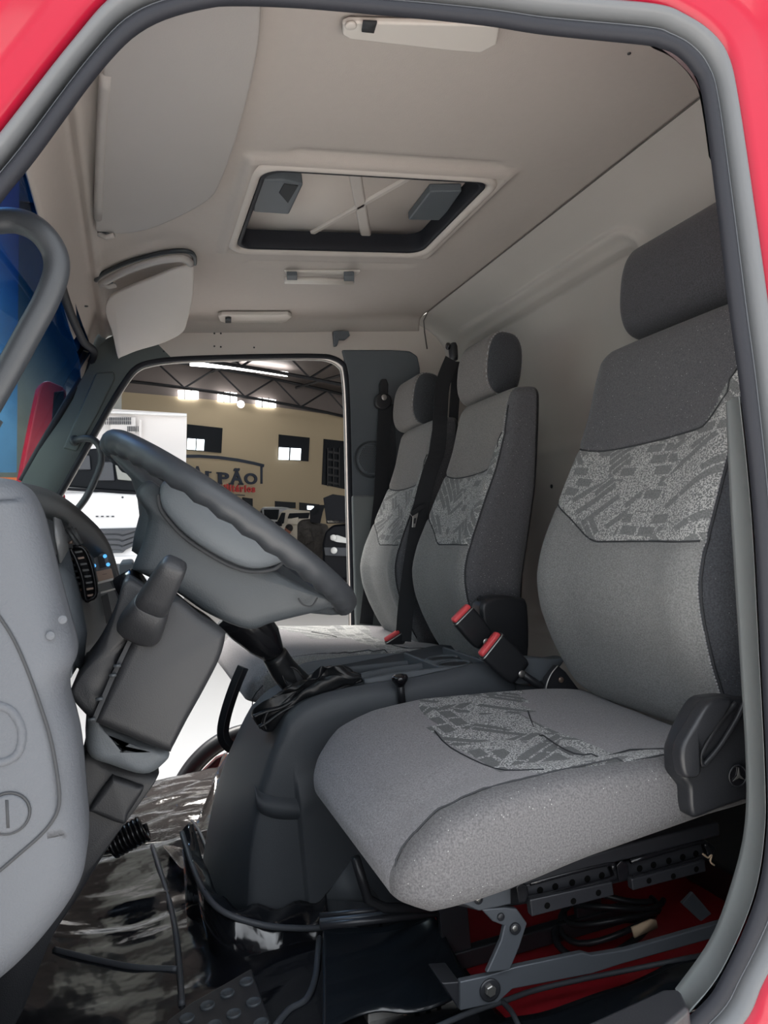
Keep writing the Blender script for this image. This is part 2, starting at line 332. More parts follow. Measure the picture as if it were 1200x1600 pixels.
for a, b in [(912,312),(747,434),(640,521)]:
    c = at(a, b, y=-1.085)
    plug = MB().rings([[c+Vector((.030*math.sin(t)*math.cos(s), .004+.014*math.sin(t)*math.sin(s)-.006*math.cos(t), -.004-.018*math.cos(t)*1.0+.004*math.sin(s))) for s in [k*math.pi/8 for k in range(16)]] for t in [math.pi*i/8 for i in range(9)]], cap=True).out('roof_plug', 'plug_mat', rear)
    MB().disc(c+Vector((-.018, .012, -.008)), (-.6, .6, -.4), .009, .003, 12).out('plug_shade', 'mid_plastic', plug)  # darker disc as painted shade on the plug, no real recess
MB().disc(at(862,760,y=-1.198), (0, 1, 0), .006, .002, 10).out('screw_hole', 'seam_dark', rear)
for a, b in [(957,250),(974,256)]: MB().disc(at(a, b, y=-1.06), (0, .6, -.8), .004, .003, 8).out('screw_hole', 'seam_dark', rear)
# ---- passenger side wall: A-pillar, header, B-pillar
XW = 1.89
inner = [(-60,1000),(20,890),(90,777),(120,725),(150,672),(175,628),(198,592),(212,576),(230,568),(270,562),(340,559),(430,557),(500,557),(520,560),(534,568),(540,582),(544,640),(547,780),(550,900),(552,1000),(552,1200)]
outer = [(-130,1000),(-50,890),(33,753),(65,697),(95,648),(118,608),(138,575),(146,556),(165,530),(215,505),(330,498),(430,498),(520,498),(600,498),(655,500),(700,520),(712,620),(722,760),(730,900),(735,1000),(740,1200)]
outer = [(a+(0 if i < 19 else 22), b) for i, (a, b) in enumerate(outer)]
a1 = [at(a, b, x=XW+.03) for a, b in inner]; a2 = [at(a, b, x=XW-.0) for a, b in inner]; b1 = [at(a, b, x=XW) for a, b in outer]
R = []
for i in range(len(inner)): 
    p = a2[i]; q = b1[i]; R.append([a1[i]+Vector((.05, 0, 0)), a1[i], p+(p-q)*.0, p.lerp(q, .06)-Vector((.006, 0, 0)), p.lerp(q, .5)-Vector((.006 if i < 9 else .0, 0, 0)), q])
pas = struct(MB().rings(R[:10], cap=False, closed=False).out('wall_right', 'pillar_mat'))
pas2 = struct(MB().rings(R[9:], cap=False, closed=False).out('wall_right', 'headliner_smooth'))
seal = [at(a, b, x=XW+.0)+Vector((-.004, 0, 0)) for a, b in inner[1:]]
ts = struct(MB().tube(spline(seal, 4), .009, 8).out('trim_5', 'rubber')); setp(ts, 'black rubber seal around the far door opening')
MB().tube(spline([p+Vector((.012, -.002 if 0 else 0, 0)) for p in [at(a, b, x=XW+.01)+Vector((0, 0, 0)) for a, b in [(a+(3 if a < 400 else -5), b+4) for a, b in inner[1:]]]], 4), .003, 6).out('seal_edge', 'zinc', ts)
pl = MB().prism([at(a, b, x=XW-.012) for a, b in [(534,546),(610,546),(641,548),(653,556),(657,575),(664,1010),(556,1010),(552,900),(549,760),(546,640),(543,585)]], (.03, 0, 0)).out('trim_6', 'mid_plastic', bevel=.008); struct(pl); setp(pl, 'dark grey panel with speaker on the far door pillar')
lo = MB().prism([at(a, b, x=XW-.022) for a, b in [(550,774),(590,774),(598,1010),(556,1010)]], (.02, 0, 0)).out('lower_cover', 'pillar_trim_mat', pl, bevel=.008)
c = at(581, 718, x=XW-.014); MB().torus(c, (1, 0, 0), .062, .004, 32, 8).out('speaker_ring', 'dark_plastic', pl)
sp = MB().disc(c+Vector((.002, 0, 0)), (-1, 0, 0), .054, .004, 32).out('speaker_grille', 'mid_plastic', pl)
g = MB()
for i in range(-8, 9):
    for j in range(-8, 9):
        y, z = (i+.5*(j % 2))*.0062, j*.0055
        if y*y+z*z < .048**2: g.add(*[(lambda m: (m.v, m.f))(MB().disc(c+Vector((-.0028, y, z)), (-1, 0, 0), .0019, .0006, 6))][0])
g.out('grille_holes', 'seam_dark', sp, smooth=False)['kind'] = 'stuff'
# A-pillar inner cap
MB().prism([at(a, b, x=XW-.012) for a, b in [(150,582),(178,580),(180,592),(152,648),(120,705),(98,700)]], (.02, 0, 0)).out('pillar_cap', 'pillar_mat', pas, bevel=.006)
# ---- floor
fl = MB(); fl.box((.98, -.15, -.012), (1.86, 2.1, .02))
floor = struct(fl.out('floor', 'red_floor', smooth=False))
MB().prism([(.30, -1.19, .0), (.30, -.98, .0), (.30, -.93, .10), (.30, -1.19, .12)], (1.5, 0, 0)).out('rear_step', 'black_plastic', floor, bevel=.01)
# bulkhead in front of the pedals
struct(MB().box((.98, .62, .38), (1.86, .03, .8)).out('wall_front', 'black_plastic', smooth=False))
# ---- windshield
tm = bpy.data.materials.new('windshield_glass'); tm.use_nodes = True; nt = tm.node_tree; nt.nodes.clear(); L = nt.links.new
out = ND(nt, 'ShaderNodeOutputMaterial'); tr = ND(nt, 'ShaderNodeBsdfTransparent'); gl = ND(nt, 'ShaderNodeBsdfGlossy', Roughness=.03); gl.inputs['Color'].default_value = (.6, .7, .8, 1)
mx = ND(nt, 'ShaderNodeMixShader'); mx.inputs[0].default_value = .10; tc = ND(nt, 'ShaderNodeTexCoord'); sx = ND(nt, 'ShaderNodeSeparateXYZ'); L(tc.outputs['Object'], sx.inputs[0])
cr = ND(nt, 'ShaderNodeValToRGB'); mr = ND(nt, 'ShaderNodeMapRange'); mr.inputs['From Min'].default_value = 1.0; mr.inputs['From Max'].default_value = 1.34; L(sx.outputs['Z'], mr.inputs['Value']); L(mr.outputs[0], cr.inputs[0])
cr.color_ramp.elements[0].color = (.80, .86, .84, 1); cr.color_ramp.elements[0].position = .25; cr.color_ramp.elements[1].color = (.03, .14, .30, 1); cr.color_ramp.elements[1].position = .85
L(cr.outputs[0], tr.inputs[0]); L(tr.outputs[0], mx.inputs[1]); L(gl.outputs[0], mx.inputs[2]); L(mx.outputs[0], out.inputs[0]); MATS['windshield_glass'] = tm
R = []
for i in range(13):
    x = .02+i*(1.93-.02)/12; b = .05*(1-((x-1.0)/.9)**2)
    R.append([Vector((x, .088+b*.5+.33*t, 1.345-.55*t)) for t in [-.06]+[k/8 for k in range(9)]])
struct(MB().rings(R, cap=False, closed=False).out('window_1', 'windshield_glass', solid=.005))
ed = [at(a, b, x=xx) for a, b, xx in [(66,300,.75),(72,330,.85),(98,455,1.2),(128,530,1.55),(146,558,1.88),(100,636,1.89),(62,700,1.9),(34,752,1.9)]]
struct(MB().tube(spline(ed, 6), .011, 8).out('trim_7', 'rubber')); 

# unseen boxes for chassis and cargo body, added to shade the near ground
struct(MB().box((1.0, -.2, -.36), (1.5, 2.2, .55)).out('floor', 'black_plastic', smooth=False))
struct(MB().box((1.0, -2.8, .9), (2.3, 2.8, 2.9)).out('wall_rear', 'headliner_smooth', smooth=False))

struct(MB().prism([at(a, b, x=1.90) for a, b in [(126,515),(150,500),(180,560),(150,590),(139,584),(147,556),(136,536)]], (.02, 0, 0)).out('trim_8', 'pillar_mat', smooth=False))

struct(MB().box((.035, .50, .45), (.012, .40, .90)).out('wall_left', 'dark_plastic', smooth=False))  # unseen inner panel, added to block red bounce from the body side
# ================================================================== SEATS
def sgp(c, p): return math.copysign(abs(c)**p, c)
def classify_mesh(root, rows, closed_u, cls, specs, main):
    """split one dense lofted surface (rows of vertices) into part meshes by cls(p) -> key; specs[key]=(part name, material, label)"""
    n = len(rows[0]); faces = {}
    for i in range(len(rows)-1):
        for k in range(n if closed_u else n-1):
            a, b, c, d = rows[i][k], rows[i][(k+1) % n], rows[i+1][(k+1) % n], rows[i+1][k]
            key = cls((a+b+c+d)/4); faces.setdefault(key, []).append((i*n+k, i*n+(k+1) % n, (i+1)*n+(k+1) % n, (i+1)*n+k))
    flat = [p for r in rows for p in r]; faces.setdefault(cls(rows[0][0]), []).append(tuple(range(n))); faces.setdefault(cls(rows[-1][0]), []).append(tuple(reversed(range((len(rows)-1)*n, len(rows)*n))))
    # shared smooth normals so the split pieces shade as one surface
    me0 = bpy.data.meshes.new('tmp'); allf = [q for fs in faces.values() for q in fs]; me0.from_pydata(flat, [], allf); me0.update()
    bm = bmesh.new(); bm.from_mesh(me0); bmesh.ops.recalc_face_normals(bm, faces=bm.faces); bm.to_mesh(me0); bm.free()
    nor = [v.normal.copy() for v in me0.vertices]; polys = [tuple(p.vertices) for p in me0.polygons]; bpy.data.meshes.remove(me0)
    idx = 0; out = {}
    for key, fs in faces.items():
        ps = polys[idx:idx+len(fs)]; idx += len(fs)
        used = {}; vv = []; ff = []
        for q in ps:
            t = []
            for j in q:
                if j not in used: used[j] = len(vv); vv.append(j)
                t.append(used[j])
            ff.append(t)
        name, m, lab = specs[key]
        me = bpy.data.meshes.new(name); me.from_pydata([tuple(flat[j]) for j in vv], [], ff); me.update(); me.materials.append(MATS[m])
        me.polygons.foreach_set('use_smooth', [True]*len(me.polygons)); me.normals_split_custom_set_from_vertices([tuple(nor[j]) for j in vv])
        o = bpy.data.objects.new(name, me); COL.objects.link(o); o.parent = root
        if lab: o['label'] = lab
        out[key] = o
    for key, o in out.items(): o.parent = root if key == main else out[main]
    return out[main]
def ring(xc, yc, z, hw, hd, n=160, p=.36, tilt=0):
    return [Vector((xc+hw*sgp(math.cos(2*math.pi*k/n), p), yc+hd*sgp(math.sin(2*math.pi*k/n), p), z)) for k in range(n)]
def dense(rows): return rows
# front face line of the backrests (y as a function of z)
FRONT = [(.33, -.83), (.38, -.795), (.43, -.765), (.50, -.735), (.56, -.718), (.62, -.715), (.68, -.735), (.74, -.768), (.80, -.80), (.86, -.835), (.93, -.865), (1.0, -.885), (1.04, -.90), (1.08, -.92)]
REAR = [(.33, -.92), (.45, -.915), (.6, -.945), (.8, -1.0), (1.0, -1.035), (1.08, -1.045)]
def front_y(z): 
    return (interp(FRONT, z-.02)+interp(FRONT, z)*2+interp(FRONT, z+.02))/4
def make_back(thing, label, xc, hw0, dy=0., ztop=1.05, zbot=.36, stitch=.88, mats=None, near_wing=True, dz=0., rear_dy=0):
    rows = []; N = 150; r = .030
    for i in range(N+1):
        t = i/N; z = zbot+(ztop-zbot)*t
        it = max(0, z-(ztop-r)); ib = max(0, (zbot+.05)-z)
        ins = (r-math.sqrt(max(0, r*r-it*it))) if it > 0 else (.05-math.sqrt(max(0, .0025-ib*ib))) if ib > 0 else 0
        hw = hw0*(interp([(.36, .90), (.42, .98), (.55, 1.04), (.70, 1.03), (.85, .98), (.97, .92), (1.05, .88)], z))-ins*1.0
        yf = front_y(z)+dy-ins*.6; yr = interp(REAR, z)+dy+rear_dy+ins*.4
        rg = ring(xc, (yf+yr)/2, z+dz, max(hw, .01), max((yf-yr)/2, .006), 240, .38)
        for q in rg:   # slight hollow between the side bolsters, front only
            s = (q.x-xc)/hw0
            if q.y > (yf+yr)/2: q.y += (-.014*(1-ss(.35, .85, abs(s))))*ss(.36, .5, z)*ss(1.0, .85, z) + .004*ss(.55, .8, abs(s))*ss(.95, .85, abs(s))
        rows.append(rg)
    def top_line(s): return .850+.014*s*s-.006*s+.085*ss(-.55, -.95, s)+.01*ss(.5, .95, s)+dz
    def bot_line(s): return .683+.075*ss(.15, .98, s)+.0*s+dz
    HWT = [(.36, .90), (.42, .98), (.55, 1.04), (.70, 1.03), (.85, .98), (.97, .92), (1.05, .88)]
    def zone(p):
        zz = p.z-dz; s = (p.x-xc)/hw0/interp(HWT, zz)*1.0
        fy = front_y(zz)+dy; ry = interp(REAR, zz)+dy+rear_dy
        if p.y < fy-.045-(.0 if near_wing else .03) or s < -stitch or abs(s) > .985: 
            if p.y < ry+.022: return 'shell'
            return 'side'
        if p.z > top_line(s): return 'upper'
        if p.z > bot_line(s): return 'band'
        return 'lower'
    def surf(s, z):   # front surface point
        yf = front_y(z-dz)+dy; hw = hw0
        x = xc+s*hw0*(interp(HWT, z-dz) if s < -.8 else 1)
        best = None; i = (z-dz-zbot)/(ztop-zbot)*N; i = max(0, min(N-1, int(i))); rg = rows[i]; rg2 = rows[i+1]; tt = (z-dz-zbot)/(ztop-zbot)*N-i
        def f(rg):
            c = [q for q in rg[:121]]; c.sort(key=lambda q: abs(q.x-x)); return max(c[:3], key=lambda q: q.y) if abs(s) > .9 else c[0]
        a, b = f(rg), f(rg2); q = a.lerp(b, tt); return Vector((x, q.y if abs(s) < .8 else max(q.y, -9), z))
    # soft groove along the cross seams
    for rg in rows:
        for q in rg:
            s = (q.x-xc)/hw0
            if q.y > front_y(q.z-dz)+dy-.03 and abs(s) < .95:
                for ln in (top_line(s), bot_line(s)): q.y -= .0045*math.exp(-((q.z-ln)/.006)**2)
                pass
    mt = mats
    root = classify_mesh(thing, rows, True, zone, {'upper': ('upper_panel', mt[0], None), 'band': ('patterned_panel', mt[1], 'patterned fabric band'), 'lower': ('backrest', mt[2], label), 'side': ('side_bolster', mt[3], 'darker side fabric'), 'shell': ('back_shell', 'black_plastic', None)}, 'lower')
    sm = MB()
    for fn in (top_line, bot_line):
        pts = [surf(s, fn(s)) for s in [-stitch+.03+(stitch+.90)*k/30 for k in range(31)]]
        MB().tube([p+Vector((0, .0004, 0)) for p in pts], .0016, 6).out('seam', 'seam_dark', root)
    st = MB(); k = 0; z = zbot+.05
    pts = []
    while z < ztop-.03: pts.append(surf(-stitch, z+dz)+Vector((0, .001, 0))); z += .0052
    for i, p in enumerate(pts[:-1]):
        d = (pts[i+1]-p)
        st.tube([p-d*.0, p+d*.55], .0013, 5)
    stt = st.out('stitching', 'stitch_mat', root); stt['kind'] = 'stuff'
    MB().tube([p+Vector((-.004, -.002, 0)) for p in pts[::6]], .0018, 6).out('piping', 'seam_dark', root)
    return root
def make_headrest(thing, xc, hw, c, ry, rz, tilt, mats):
    """roll shaped headrest lying along x; c=(y,z) centre"""
    rows = []; N = 60; r = .030; ct, st_ = math.cos(tilt), math.sin(tilt)
    for i in range(N+1):
        x = xc-hw+2*hw*i/N; e = max(0, abs(x-xc)-(hw-r)); k = math.sqrt(max(0, 1-(e/r)**2)) if e > 0 else 1
        ins = r*(1-k)*.9; rg = []
        for j in range(64):
            a = 2*math.pi*j/64; uy = (ry-ins)*sgp(math.cos(a), .72); uz = (rz-ins)*sgp(math.sin(a), .78)
            rg.append(Vector((x, c[0]+uy*ct-uz*st_, c[1]+uy*st_+uz*ct)))
        rows.append(rg)
    def zone(p): return 'end' if xc-p.x > hw-.012 else 'mid'
    root = classify_mesh(thing, rows, True, zone, {'end': ('side_cap', mats[1], None), 'mid': ('headrest', mats[0], None)}, 'mid')
    s = MB(); rg = rows[int(N*.012/(2*hw))+1]; pts = rg+[rg[0]]; pts = spline(pts[::4]+[pts[0]], 5)
    for i in range(len(pts)-1): 
        if i % 2 == 0: s.tube([pts[i]-Vector((.001, 0, 0)), pts[i+1]-Vector((.001, 0, 0))], .0013, 5)
    q = s.out('stitching', 'stitch_mat', root); q['kind'] = 'stuff'
    for sx in (-.45, .45): MB().tube([(xc+sx*hw, c[0]-.005, c[1]-rz*.8), (xc+sx*hw, c[0]+.012, c[1]-rz-.06)], .006, 10).out('post', 'black_gloss', root)
    return root
M1 = ('seat_warm', 'seat_pattern', 'seat_plain', 'seat_side')
driver_seat = empty('driver_seat', (0, 0, 0), 'large grey driver seat nearest the open door, light speckled cushion and patterned backrest', 'seat')
passenger_bench = empty('passenger_bench', (0, 0, 0), 'grey passenger bench for two beyond the console, with two narrow backrests', 'seat')
make_back(driver_seat, None, .463, .250, dy=-.035, ztop=1.06, stitch=.90, mats=('seat_side', 'seat_pattern', 'seat_plain', 'seat_side_dark'), rear_dy=0)
make_headrest(driver_seat, .505, .180, (-1.07, 1.178), .066, .100, .18, ('headrest_dark', 'headrest_dark'))
make_back(passenger_bench, None, 1.105, .180, dy=.014, stitch=.89, mats=M1, rear_dy=.055)
make_back(passenger_bench, None, 1.58, .180, dy=.02, stitch=.89, mats=M1, rear_dy=.055)
make_headrest(passenger_bench, 1.215, .108, (-.962, 1.138), .055, .088, .2, ('headrest_warm', 'seat_side_dark'))
make_headrest(passenger_bench, 1.70, .108, (-.935, 1.133), .055, .088, .2, ('headrest_warm', 'seat_side_dark'))

def cushion(thing, x0, x1, ytab, ztop, zbot, rear, pat=None, mats=None, group=None, nose=.02, far_r=.12, near_r=.05, stitchx=None, yf=-.27):
    rows = []; N = 130; r = .035; M = 150
    for i in range(N+1):
        x = x0+(x1-x0)*i/N; e = max(0, r-(x-x0), r-(x1-x)); k = math.sqrt(max(0, 1-(e/r)**2)); ins = r*(1-k)*.8
        pb = 0
        if x1-x < far_r: pb = far_r*.8*(1-math.sqrt(max(0, 1-((far_r-(x1-x))/far_r)**2)))
        if x-x0 < near_r: pb = max(pb, near_r*.8*(1-math.sqrt(max(0, 1-((near_r-(x-x0))/near_r)**2))))
        ff = yf-pb-ins; rg = []
        for j in range(M):
            a = 2*math.pi*j/M; cy = (ff+rear)/2; hy = (ff-rear)/2; c, s = math.cos(a), math.sin(a)
            y = cy+hy*sgp(c, .42); t = (y-rear)/(yf-rear)   # t 0 rear..1 front
            zt = interp(ztop, y); zb = interp(zbot, y); zc = (zt+zb)/2; hz = max((zt-zb)/2-ins, .002)
            z = zc+hz*sgp(s, .55)
            if s > 0:
                u = (x-x0)/(x1-x0)
                z += .012*(ss(.22, .05, u)+ss(.70, .95, u)*(1.2 if pat is PAT else .6))*ss(0, .3, s)*(1-ss(.9, 1, t)*.6) - .004*ss(.3, .5, u)*ss(.7, .5, u)
            rg.append(Vector((x, y, z)))
        rows.append(rg)
    sx = stitchx
    def seam_z(p): return interp(ztop, p.y)-.008
    def zone(p):
        if p.x < sx(p.y): return 'side'
        if pat and p.z > interp(ztop, p.y)-.03 and inpoly((p.x, p.y), pat): return 'pat'
        return 'top'
    def topz(x, y):
        i = max(0, min(N, round((x-x0)/(x1-x0)*N))); c = [q for q in rows[i][:M//2+1]]; c.sort(key=lambda q: abs(q.y-y)); return max(q.z for q in c[:2])
    root = classify_mesh(thing, rows, True, zone, {'side': ('side_panel', mats[2], None), 'pat': ('patterned_panel', mats[1], 'patterned fabric inset'), 'top': ('seat_cushion', mats[0], None)}, 'top')
    sm = MB()
    if pat:
        pp = [(x, y) for x, y in pat if x0+.03 < x < x1-.02]
        P_ = spline([Vector((x, y, topz(x, y))) for x, y in pat], 3, True); P_ = [p for p in P_ if sx(p.y)+.003 < p.x < x1-.035]
        seg = []
        for p in P_:
            if seg and (p-seg[-1]).length > .05:
                if len(seg) > 2: MB().tube(seg, .0012, 5).out('seam', 'seam_dark', root)
                seg = []
            seg.append(Vector((p.x, p.y, topz(p.x, p.y)+.0002)))
        if len(seg) > 2: MB().tube(seg, .0012, 5).out('seam', 'seam_dark', root)
    ys = [yf-.03-k*.01 for k in range(int((yf-.04-rear)/.01))]
    ln = [Vector((sx(y), y, topz(sx(y), y)+.0003)) for y in ys]; ln = [ln[0]+Vector((-.012, .024, -.055)), ln[0]+Vector((-.004, .02, -.02))]+ln
    ln = spline(ln, 2); MB().tube(ln, .0013, 5).out('seam', 'seam_dark', root)
    return root
def top_at(px, py, tab):
    p = at(px, py, z=.4)
    for _ in range(5): p = at(px, py, z=interp(tab, p.y)+.003)
    return (p.x, p.y)
ZT = [(-.90, .372), (-.75, .388), (-.62, .398), (-.50, .406), (-.40, .402), (-.33, .390), (-.28, .365), (-.25, .34)]
ZB = [(-.90, .325), (-.7, .322), (-.5, .305), (-.4, .29), (-.30, .278), (-.26, .292)]
PAT = [(652,1083),(662,1115),(690,1150),(735,1182),(790,1202),(850,1212),(905,1228),(960,1220),(1046,1183),(1035,1172),(1000,1170),(950,1180),(912,1184),(870,1165),(840,1140),(825,1110),(815,1083),(790,1060),(740,1045),(690,1050)]
cushion(driver_seat, .150, .715, None, ZT, ZB, -.86,
        pat=[top_at(a, b, ZT) for a, b in PAT], mats=('seat_cushion', 'seat_pattern_light', 'seat_cushion_side'), stitchx=lambda y: .182+.012*ss(-.5, -.28, y), yf=-.258, far_r=.14, near_r=.05)
ZT2 = [(-.90, .395), (-.75, .405), (-.55, .425), (-.40, .445), (-.33, .450), (-.27, .435), (-.23, .40)]
ZB2 = [(-.90, .30), (-.5, .305), (-.33, .315), (-.25, .34)]
PAT2 = [(425,960),(395,975),(445,985),(505,992),(535,1000),(565,1015),(570,1025),(640,1022),(720,1024),(700,1018),(640,1012),(610,1005),(580,990),(575,975),(520,965)]
cushion(passenger_bench, 1.105, 1.85, None, ZT2, ZB2, -.84,
        pat=[top_at(a, b, ZT2) for a, b in PAT2], mats=('seat_cushion', 'seat_pattern', 'seat_plain'), stitchx=lambda y: 1.125, yf=-.228, far_r=.05, near_r=.10)
# ================================================================== DASHBOARD
dash = empty('dashboard', (0, 0, 0), 'grey dashboard ahead of the steering wheel with vents and controls', 'dashboard')
# near end block: light grey, rounded towards the driver
E_ = [(-60,742),(0,748),(37,757),(60,790),(75,840),(90,900),(105,955),(118,1005),(117,1030),(107,1055),(107,1085),(117,1120),(125,1160),(132,1230),(137,1300),(132,1350),(112,1392),(75,1442),(38,1482),(0,1515),(-80,1580)]
pts = spline([at(a, b, x=.09) for a, b in E_], 5)
base = [Vector((.09, .55, .86))]+pts+[Vector((.09, .55, .35))]
cen = Vector((.09, .30, .6)); R = []
for k in range(9):
    a = k/8*math.pi/2; ins = .030*(1-math.sin(a)); x = .045+.030*(1-math.cos(a))
    R.append([Vector((x, p.y+(.55-p.y)*0+ins*( 1 if p.y < .5 else 0), p.z+(ins if p.z < .5 else -ins if p.z > .8 else 0)*.6)) for p in base])
for x in (.09, .11, .125): R.append([Vector((x, p.y, p.z)) for p in base])
R.append([Vector((.13, p.y+(.02 if p.y < .5 else 0), p.z)) for p in base]); R.append([Vector((.30, p.y+(.10 if p.y < .5 else 0), p.z-.01)) for p in base])
endp = MB().rings(R).out('end_panel', 'grey_plastic', dash); setp(endp, 'light grey end panel nearest the camera')
def on_end(pix, x=.0445): return [at(a, b, x=x) for a, b in pix]
MB().tube(spline(on_end([(-30,925),(0,965),(22,1000),(42,1045),(62,1100),(78,1150),(88,1200),(93,1245),(88,1272),(68,1300),(35,1330),(0,1360),(-30,1385)], .0448), 6), .0016, 6).out('cover_joint', 'seam_dark', endp)
lk = MB().disc(at(12,1271,x=.0455), (-1, 0, 0), .0165, .002, 28).out('cover_lock', 'grey_plastic', endp)
MB().torus(at(12,1271,x=.0445), (1, 0, 0), .0175, .0012, 32, 6).out('lock_groove', 'seam_dark', endp)
MB().prism([at(a, b, x=.0432) for a, b in [(8,1250),(13,1250),(15,1294),(10,1294)]], (.002, 0, 0)).out('lock_slot', 'seam_dark', endp)
MB().tube(spline(on_end([(-30,1098),(0,1102),(20,1112),(33,1135),(34,1160),(25,1180),(5,1190),(-30,1194)], .047), 5), .0045, 8).out('pressed_ring', 'grey_plastic', endp)
for a, b in [(79,993),(98,968)]: MB().disc(at(a, b, x=.047), (-1, 0, 0), .004, .0015, 10).out('screw_cap', 'grey_plastic', endp)
# instrument housing: brim arching from the near end to the centre
BR = [(.16,(30,757)),(.25,(60,762)),(.36,(88,773)),(.48,(110,787)),(.60,(133,806)),(.72,(155,828)),(.82,(170,852)),(.90,(180,880)),(.96,(188,910)),(1.0,(194,940)),(1.03,(200,985)),(1.04,(204,1040))]
br = spline([at(p[0], p[1], x=x) for x, p in BR], 4)
hood = [[p+Vector((.0, .34, .03)), p+Vector((0, .22, .035)), p+Vector((0, .12, .022)), p+Vector((0, .04, .010)), p+Vector((0, .010, .003)), p, p+Vector((-.004, .003, -.010)), p+Vector((-.010, .02, -.020)), p+Vector((-.03, .10, -.04))] for p in br]
MB().rings(hood, cap=False, closed=False).out('instrument_hood', 'dark_plastic', dash, solid=.004)
# instrument fascia, follows the hood inward
def fas(px, py, x): return at(px, py, x=x)
F = [[fas(35,800,.30), fas(70,900,.28), fas(98,985,.26), fas(108,1060,.25)],
     [fas(70,798,.44), fas(92,880,.42), fas(110,960,.40), fas(120,1040,.38)],
     [fas(98,806,.60), fas(110,870,.58), fas(128,950,.54), fas(133,1020,.52)],
     [fas(128,822,.76), fas(136,880,.74), fas(148,945,.72), fas(152,1010,.70)],
     [fas(160,852,.90), fas(166,900,.90), fas(172,950,.90), fas(176,1010,.90)],
     [fas(176,885,.97), fas(182,920,.98), fas(188,955,.99), fas(192,1000,.99)]]
def bil(s, t):
    a = s*(len(F)-1); i = min(int(a), len(F)-2); u = a-i; b = t*3; j = min(int(b), 2); v = b-j
    return F[i][j].lerp(F[i+1][j], u).lerp(F[i][j+1].lerp(F[i+1][j+1], u), v)
fr = [[bil(i/20, j/20) for j in range(21)] for i in range(21)]
fascia = MB().rings(fr, cap=False, closed=False).out('fascia', 'mid_plastic', dash, solid=.004)
def onf(px, py, x): return fas(px, py, x)
# cluster bezel (light grey sweep nearest the wheel)
bz = MB().rings([[fas(80,872,.40), fas(84,892,.38), fas(92,930,.36), fas(102,985,.35), fas(110,1040,.34)], [fas(106,858,.41), fas(116,905,.40), fas(127,950,.38), fas(134,990,.36), fas(128,1045,.36)]], cap=False, closed=False).out('cluster_bezel', 'mid_plastic', dash, solid=.006)
MB().rings([[fas(84,808,.36), fas(86,840,.36), fas(94,880,.36)], [fas(94,812,.37), fas(103,836,.38), fas(106,858,.38)]], cap=False, closed=False).out('cluster_lens', 'dial_grey', dash, solid=.003)
for a, b in [((110,824),(128,850)), ((104,826),(122,852)), ((116,826),(125,845))]:
    MB().tube([fas(a[0], a[1], .55), fas(b[0], b[1], .55)], .003, 6).out('switch_blade', 'dial_grey', dash)
MB().prism([fas(a, b, .55) for a, b in [(106,848),(113,843),(114,850),(107,850)]], (.01, 0, 0)).out('warning_lens', 'wood_metal', dash)
# vents
for k in range(8):
    x = .55; y0 = 861+k*9.6; xa = 113+k*3.0; xb = xa+15+(1.5 if 1 < k < 6 else 0)
    MB().prism([fas(xa, y0+1.5, x), fas(xb, y0-1.0, x), fas(xb+1.0, y0+1.8, x), fas(xa+1, y0+4.4, x)], (.015, .012, 0)).out('vent_slat', 'wood_metal' if k in (1, 6, 7) else 'dial_grey', dash, smooth=False)
MB().prism([fas(a, b, .565) for a, b in [(110,856),(128,855),(142,880),(150,912),(150,928),(136,938),(130,905),(118,875)]], (.01, .01, 0)).out('vent_recess', 'seam_dark', dash)
MB().tube(spline([fas(a, b, .55) for a, b in [(111,857),(118,873),(129,904),(134,936),(142,936),(149,930),(149,914),(142,882),(130,857)]], 4, True), .0035, 6).out('vent_frame', 'black_gloss', dash)
# climate controls
cp = MB().prism([fas(a, b, .80) for a, b in [(137,862),(168,864),(177,908),(150,914)]], (.012, .008, 0)).out('control_panel', 'dial_grey', dash, bevel=.003)
MB().prism([fas(a, b, .795) for a, b in [(152,869),(162,869),(166,886),(156,888)]], (.004, 0, 0)).out('display', 'seam_dark', cp, smooth=False)
for a, b in [(164,869),(169,882),(147,884)]: MB().disc(fas(a, b, .795), (-1, 0, 0), .0035, .002, 10).out('blue_button', 'blue_led', cp)
MB().prism([fas(a, b, .795) for a, b in [(150,893),(174,888),(178,904),(154,909)]], (.004, 0, 0)).out('metal_strip', 'wood_metal', cp, smooth=False)
MB().prism([fas(a, b, .79) for a, b in [(151,910),(177,903),(178,906),(152,913)]], (.004, 0, 0)).out('bright_edge', 'zinc', cp, smooth=False)
for k in range(3): MB().disc(fas(161+k*2.4, 897.5-k*.4, .793), (-1, 0, 0), .0007, .001, 6).out('marking', 'seam_dark', cp)
MB().prism([fas(a, b, .80) for a, b in [(132,854),(160,855),(161,859),(134,858)]], (.006, 0, 0)).out('panel_slot', 'seam_dark', dash, smooth=False)
MB().prism([fas(a, b, .80) for a, b in [(156,925),(180,919),(181,921),(157,928)]], (.006, 0, 0)).out('lower_trim', 'zinc', dash, smooth=False)
MB().prism([fas(a, b, .78) for a, b in [(158,932),(168,927),(176,965),(166,975)]], (.01, 0, 0)).out('storage_slot', 'seam_dark', dash, smooth=False)
